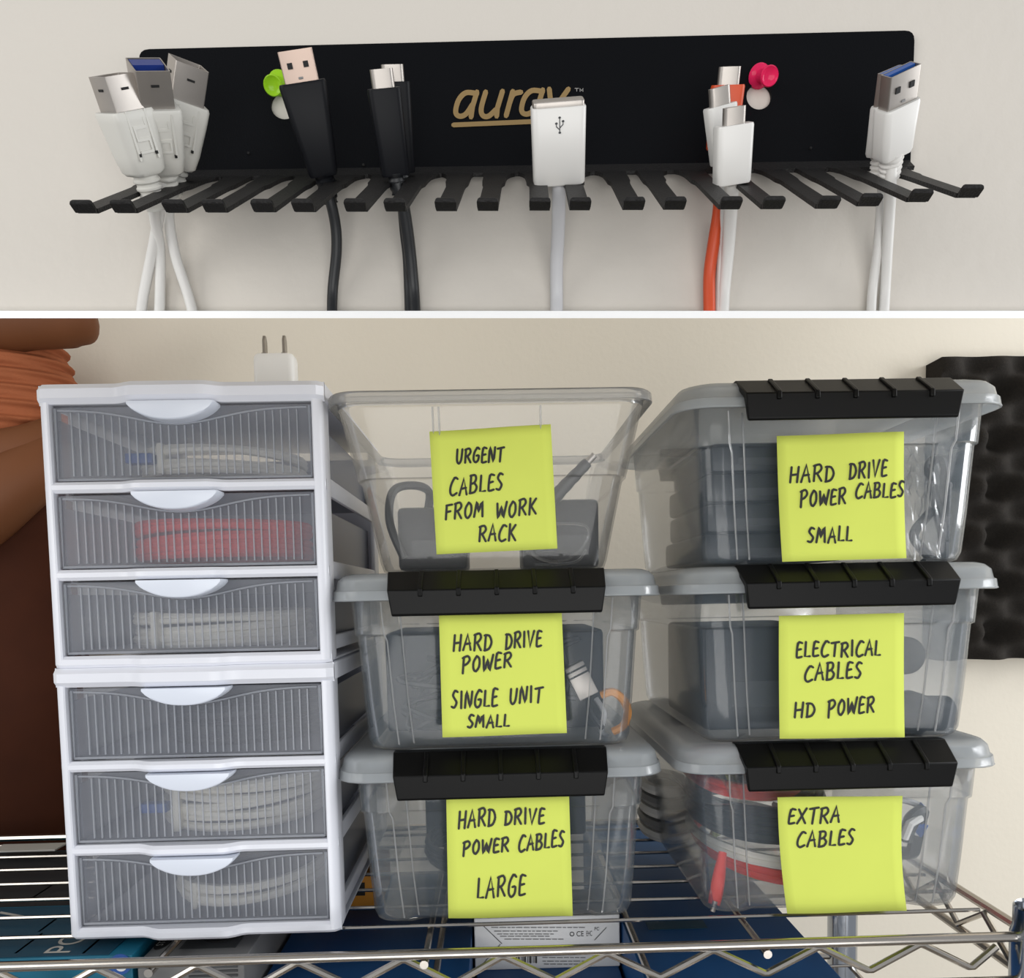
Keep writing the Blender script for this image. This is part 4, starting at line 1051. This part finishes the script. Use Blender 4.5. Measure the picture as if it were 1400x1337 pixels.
pin('translucent lime green push pin behind the black plug', M['greenpin'], (383, 113), (373, 117))

# ------------------------------------------------------------------ plugs and cables on the rack
def frame(base, tip, y0, y1, spin=0.0):
    y1 = y0 - (-y1 if y1 < 0 else 0.42) * math.hypot(base[0] - tip[0], base[1] - tip[1]) * 0.000285      # leans out like the prongs
    P0, P1 = at(base[0], base[1], y0), at(tip[0], tip[1], y1)
    z = (P1 - P0).normalized(); y = Vector((0, 1, 0)); y = (y - z * y.dot(z)).normalized(); x = y.cross(z)
    m = Matrix((x, y, z)).transposed().to_4x4()
    return Matrix.Translation(P0) @ m @ Matrix.Rotation(spin, 4, 'Z'), (P1 - P0).length
def rr2(w_, d_, r, z, n=4): return rrect(w_ / 2, -d_ / 2, d_ / 2, min(r, 0.49 * min(w_, d_)), z, n)
def loft(bm, secs): quadstrip(bm, [rr2(*s) for s in secs], True, True, True)
def shell(t, w_, d_, z0, z1, m, tongue=None, holes=False, seam=True, rr=0.0004):
    """metal plug shell, hollow at its mouth"""
    bm = new(); th = 0.0004
    secs = [rr2(w_, d_, rr, z0), rr2(w_, d_, rr, z1), rr2(w_ - 2 * th, d_ - 2 * th, rr, z1), rr2(w_ - 2 * th, d_ - 2 * th, rr, z1 - 0.005)]
    quadstrip(bm, secs, True, True, True); s = obj('metal_shell', bm, m, t, angle=50)
    if tongue:
        bm = new(); box(bm, (0, d_ * 0.16, (z0 + z1) / 2 + 0.0005), (w_ - 3 * th, d_ * 0.42, z1 - z0 - 0.001)); obj('tongue', bm, tongue, s, smooth=False)
    if holes:
        for sx in (-1, 1):
            bm = new(); box(bm, (sx * w_ * 0.235, -d_ / 2, z0 + (z1 - z0) * 0.56), (w_ * 0.15, 0.0008, w_ * 0.15)); obj('hole', bm, M['dark'], s, smooth=False)
        bm = new(); box(bm, (0, -d_ / 2, z0 + (z1 - z0) * 0.18), (w_ * 0.14, 0.0006, w_ * 0.06), 0.0002); obj('spring', bm, M['greycard'], s, smooth=False)
    return s
def relief(t, r0, r1, n, L, m, cx=0.0):
    bm = new(); prof = []
    for i in range(n * 4 + 1):
        f = i / (n * 4); r = r0 + (r1 - r0) * f
        prof.append((r * (1.0 if i % 4 < 2 else 0.86), 0.0008 - L * f))
    lathe(bm, prof, 16); obj('strain_relief', bm, m, t)
def cable(t, pts, r, m, k=8):
    """pts: (px, py, Y)"""
    bm = new(); ps = [at(*p) for p in pts]
    tube(bm, smoothpath(ps, k), r, 10); obj('cable', bm, m, t, True)
YS, YE = 0.309, 0.3265
S = 0.30 / F       # metres per pixel at the plugs
END = 429
# three white square plugs
def usb_b(label, base, tip, spin, y0, y1, tongue, cab):
    mt, L = frame(base, tip, y0, y1, spin)
    t = thing('square_plug_cable', label, 'cable', mtx=mt, group='white square-plug cables on the rack')
    hL = L * 0.66; m = M['greyplug']
    bm = new(); loft(bm, [(0.0105, 0.0100, 0.0025, 0.0), (0.0125, 0.0118, 0.003, 0.0012), (0.0140, 0.0128, 0.003, 0.006), (0.0150, 0.0136, 0.002, 0.016), (0.0152, 0.0138, 0.0016, hL - 0.0008), (0.0144, 0.0130, 0.0012, hL)]); o = obj('housing', bm, m, t, angle=50)
    # raised trident mark on the front, with two dots
    bm = new()
    z_ = hL * 0.64
    ribbon(bm, [[(-.0022, -.005), (.0022, -.005), (.0022, -.0015), (-.0022, -.0015), (-.0022, .002), (.0022, .002), (.0022, .0045)], [(-.0034, -.007), (-.0034, .0065)], [(.0036, -.007), (.0036, .0065)]], 0.0008, lambda u, v: Vector((u, -0.0069, z_ + v)))
    obj('embossed_mark', bm, M['greyplug'], o, smooth=False, solid=0.0003)
    for sx in (-1, 1):
        bm = new(); box(bm, (sx * 0.0032, -0.0064, hL * 0.34), (0.0008, 0.0014, 0.0009)); obj('dimple', bm, M['dark'], o, smooth=False)
    shell(t, 0.0112, 0.0105, hL - 0.001, L, M['steel'], tongue)
    sh = t.children[-1]
    bm = new(); box(bm, (0.0, -0.00525, hL + (L - hL) * 0.62), (0.0026, 0.0005, 0.0007)); obj('slot', bm, M['dark'], sh, smooth=False)
    bm = new(); box(bm, (-0.0056, 0.0, hL + (L - hL) * 0.62), (0.0005, 0.0026, 0.0007)); obj('slot', bm, M['dark'], sh, smooth=False)
    relief(t, 0.0050, 0.0036, 5, 0.012, m); cable(t, cab, 0.00205, M['whitecable'])
    return t
usb_b('white square-plug cable nearest the free end of the rack, leaning outwards', (198, 238), (153, 102), 0.82, 0.291, 0.288, None,
      [(198, 240, .291), (206, 262, .295), (212, 300, .310), (219, 345, .321), (219, 395, .3262), (218, END, .3265)])
usb_b('white square-plug cable with a blue mouth, between its two twins', (224, 232), (202, 88), 0.74, 0.301, -0.60, M['bluedeep'],
      [(224, 236, .301), (222, 262, .304), (213, 320, .316), (203, 370, .3235), (196, 405, .3262), (193, END, .3265)])
usb_b('white square-plug cable leaning towards the rack plate, third of the three', (240, 226), (258, 86), 0.78, 0.310, 0.308, None,
      [(240, 230, .310), (233, 258, .311), (231, 300, .3165), (240, 350, .322), (256, 400, .3262), (264, END, .3265)])
def usb_a(label, base, tip, spin, y0, y1, hfrac, wt, wb, dt, hm, sm_, mw, tongue, cab, cr, cm, rel, group=None, name='usb_cable'):
    mt, L = frame(base, tip, y0, y1, spin); hL = L * hfrac
    t = thing(name, label, 'cable', mtx=mt, group=group)
    bm = new(); loft(bm, [(wb * .9, dt * .9, .0015, 0.0), (wb, dt, .002, 0.0012), ((wt + wb) / 2, dt, .0022, hL * 0.45), (wt, dt, .002, hL - 0.0008), (wt * .96, dt * .9, .0015, hL)]); o = obj('housing', bm, hm, t, angle=50)
    shell(t, mw, dt * 0.62, hL - 0.0006, L, sm_, tongue, holes=True)
    relief(t, rel[0], rel[1], rel[2], rel[3], hm if cm is not M['greycable'] else cm)
    cable(t, cab, cr, cm)
    return t
usb_a('black cable with a warm steel flat plug leaning beside the green pin', (443, 240), (403, 68), 0.05, 0.309, 0.290, 0.76, 0.0165, 0.0108, 0.0085, M['blackplug'], M['rosesteel'], 0.0118, None,
      [(443, 242, .309), (452, 275, .312), (459, 310, .317), (460, 345, .321), (455, 395, .3262), (454, END, .3265)], 0.0021, M['blackcable'], (0.0042, 0.003, 4, 0.010))
usb_a('white cable with a blue-mouthed flat plug, in front of its twin', (1219, 212), (1232, 95), 0.12, 0.300, -0.58, 0.62, 0.0145, 0.0130, 0.0085, M['whiteplug'], M['steel'], 0.0122, M['bluetongue'],
      [(1219, 214, .300), (1218, 245, .303), (1216, 290, .312), (1213, 340, .319), (1210, 395, .3262), (1208, END, .3265)], 0.0021, M['whitecable'], (0.0045, 0.0038, 5, 0.0085), 'white blue-mouthed cables on the rack')
usb_a('white cable with a blue-mouthed flat plug, partly hidden behind its twin', (1206, 210), (1222, 95), 0.45, 0.313, -0.52, 0.62, 0.0140, 0.0130, 0.0075, M['whiteplug'], M['steel'], 0.0122, M['bluetongue'],
      [(1206, 212, .316), (1207, 245, .317), (1204, 290, .3175), (1200, 340, .321), (1193, 395, .3262), (1191, END, .3265)], 0.0019, M['whitecable'], (0.0042, 0.0036, 5, 0.0085), 'white blue-mouthed cables on the rack')
def usb_c(label, base, tip, spin, y0, y1, hfrac, wt, wb, dt, hm, cab, cr, cm, mw=0.0086, group=None, rel=True):
    mt, L = frame(base, tip, y0, y1, spin); hL = L * hfrac
    t = thing('small_plug_cable', label, 'cable', mtx=mt, group=group)
    bm = new(); loft(bm, [(wb * .94, dt * .94, .0018, 0.0), (wb, dt, .002, 0.0006), (wt, dt, .002, hL - 0.0006), (wt * .96, dt * .94, .0018, hL)]); obj('housing', bm, hm, t, angle=50)
    shell(t, mw, 0.0034, hL - 0.0006, L, M['steel'], None, rr=0.0015)
    if rel: relief(t, 0.0034, 0.0025, 3, 0.007, cm)
    cable(t, cab, cr, cm); return t
g = 'black small-plug cables on the rack'
usb_c('black cable with a small steel plug, front one of two side by side', (541, 240), (521, 94), 0.15, 0.306, 0.290, 0.83, 0.0118, 0.0105, 0.006, M['blackplug'],
      [(541, 242, .306), (549, 270, .309), (556, 310, .315), (561, 350, .321), (565, 395, .3262), (567, END, .3265)], 0.0024, M['blackcable'], 0.0080, g)
usb_c('black cable with a small steel plug, half hidden behind its twin', (549, 236), (536, 88), 0.15, 0.317, 0.301, 0.85, 0.0118, 0.0105, 0.006, M['blackplug'],
      [(549, 238, .317), (550, 275, .3175), (553, 315, .3185), (557, 350, .323), (559, 395, .3268), (560, END, .3268)], 0.0020, M['blackcable'], 0.0080, g)
usb_c('orange cable with a small steel plug behind two white ones', (986, 205), (998, 91), 0.0, 0.321, 0.311, 0.79, 0.0124, 0.0115, 0.006, M['orange'],
      [(985, 207, .321), (984, 240, .319), (983, 285, .3175), (976, 330, .320), (970, 375, .3245), (970, END, .3262)], 0.0024, M['orange'], 0.0082)
usb_c('white cable with a small steel plug leaning in front of the orange one', (989, 224), (983, 119), 0.08, 0.312, 0.301, 0.77, 0.0118, 0.0092, 0.007, M['whiteplug'],
      [(988, 226, .312), (992, 250, .313), (990, 300, .3165), (987, 345, .322), (984, 395, .3268), (983, END, .3268)], 0.0019, M['whitecable'], 0.0080, 'white small-plug cables on the rack', False)
usb_c('white cable with a small steel plug, frontmost of the three near the pink pin', (1000, 251), (1004, 146), 0.03, 0.297, 0.287, 0.78, 0.0132, 0.0128, 0.0075, M['whiteplug'],
      [(1000, 249, .297), (1000, 268, .302), (998, 305, .312), (995, 345, .320), (990, 395, .3262), (988, END, .3264)], 0.0025, M['whitecable'], 0.0080, 'white small-plug cables on the rack', False)
# wide white adapter with trident mark
mt, L = frame((764, 251), (763, 134), 0.0, 0.302, 0.290) if False else frame((764, 250), (763, 136), 0.301, -0.52, 0.0)
t = thing('wide_plug_cable', 'wide white plug with a trident mark covering the end of the gold logo', 'cable', mtx=mt)
bm = new(); loft(bm, [(0.0176, 0.0075, 0.002, 0.0), (0.0186, 0.0084, 0.0022, 0.0007), (0.0190, 0.0084, 0.0022, L * 0.92), (0.0184, 0.0078, 0.002, L * 0.935)]); o = obj('housing', bm, M['whiteplug'], t, angle=50)
bm = new(); loft(bm, [(0.0178, 0.0062, 0.0012, L * 0.93), (0.0178, 0.0062, 0.0012, L - 0.0003), (0.0174, 0.0058, 0.0012, L)]); obj('front_lip', bm, M['steel'], t, angle=50)
bm = new(); zt_ = L * 0.74; fn = lambda u, v: Vector((u * S, -0.0044, zt_ - v * S))
ribbon(bm, [[(0, 10), (0, -6)], [(0, 6), (-4, 2), (-4, -1)], [(0, 4), (4, 0), (4, -2)]], 1.1 * S * 1.0, lambda u, v: fn(u / 1.0, v)) if False else None
for st in ([(0, 7), (0, -7)], [(0, 5), (-4.2, 1.5), (-4.2, -1)], [(0, 3), (4.2, -0.5), (4.2, -3)]):
    ribbon(bm, [[(a * S, b * S) for a, b in st]], 1.1 * S, lambda u, v: Vector((u, -0.00435, zt_ - v)))
for cx_, cy_ in ((0, -8), (-4.2, -2), (4.2, -4), (0, 8)):
    ribbon(bm, [[((cx_ - .5) * S, cy_ * S), ((cx_ + .5) * S, cy_ * S)]], 2.4 * S, lambda u, v: Vector((u, -0.00435, zt_ - v)))
obj('trident_mark', bm, M['darkgrey'], o, smooth=False)
cable(t, [(764, 249, .301), (764, 275, .305), (763, 320, .314), (761, 360, .321), (761, 400, .3262), (761, END, .3265)], 0.0026, M['greycable'])
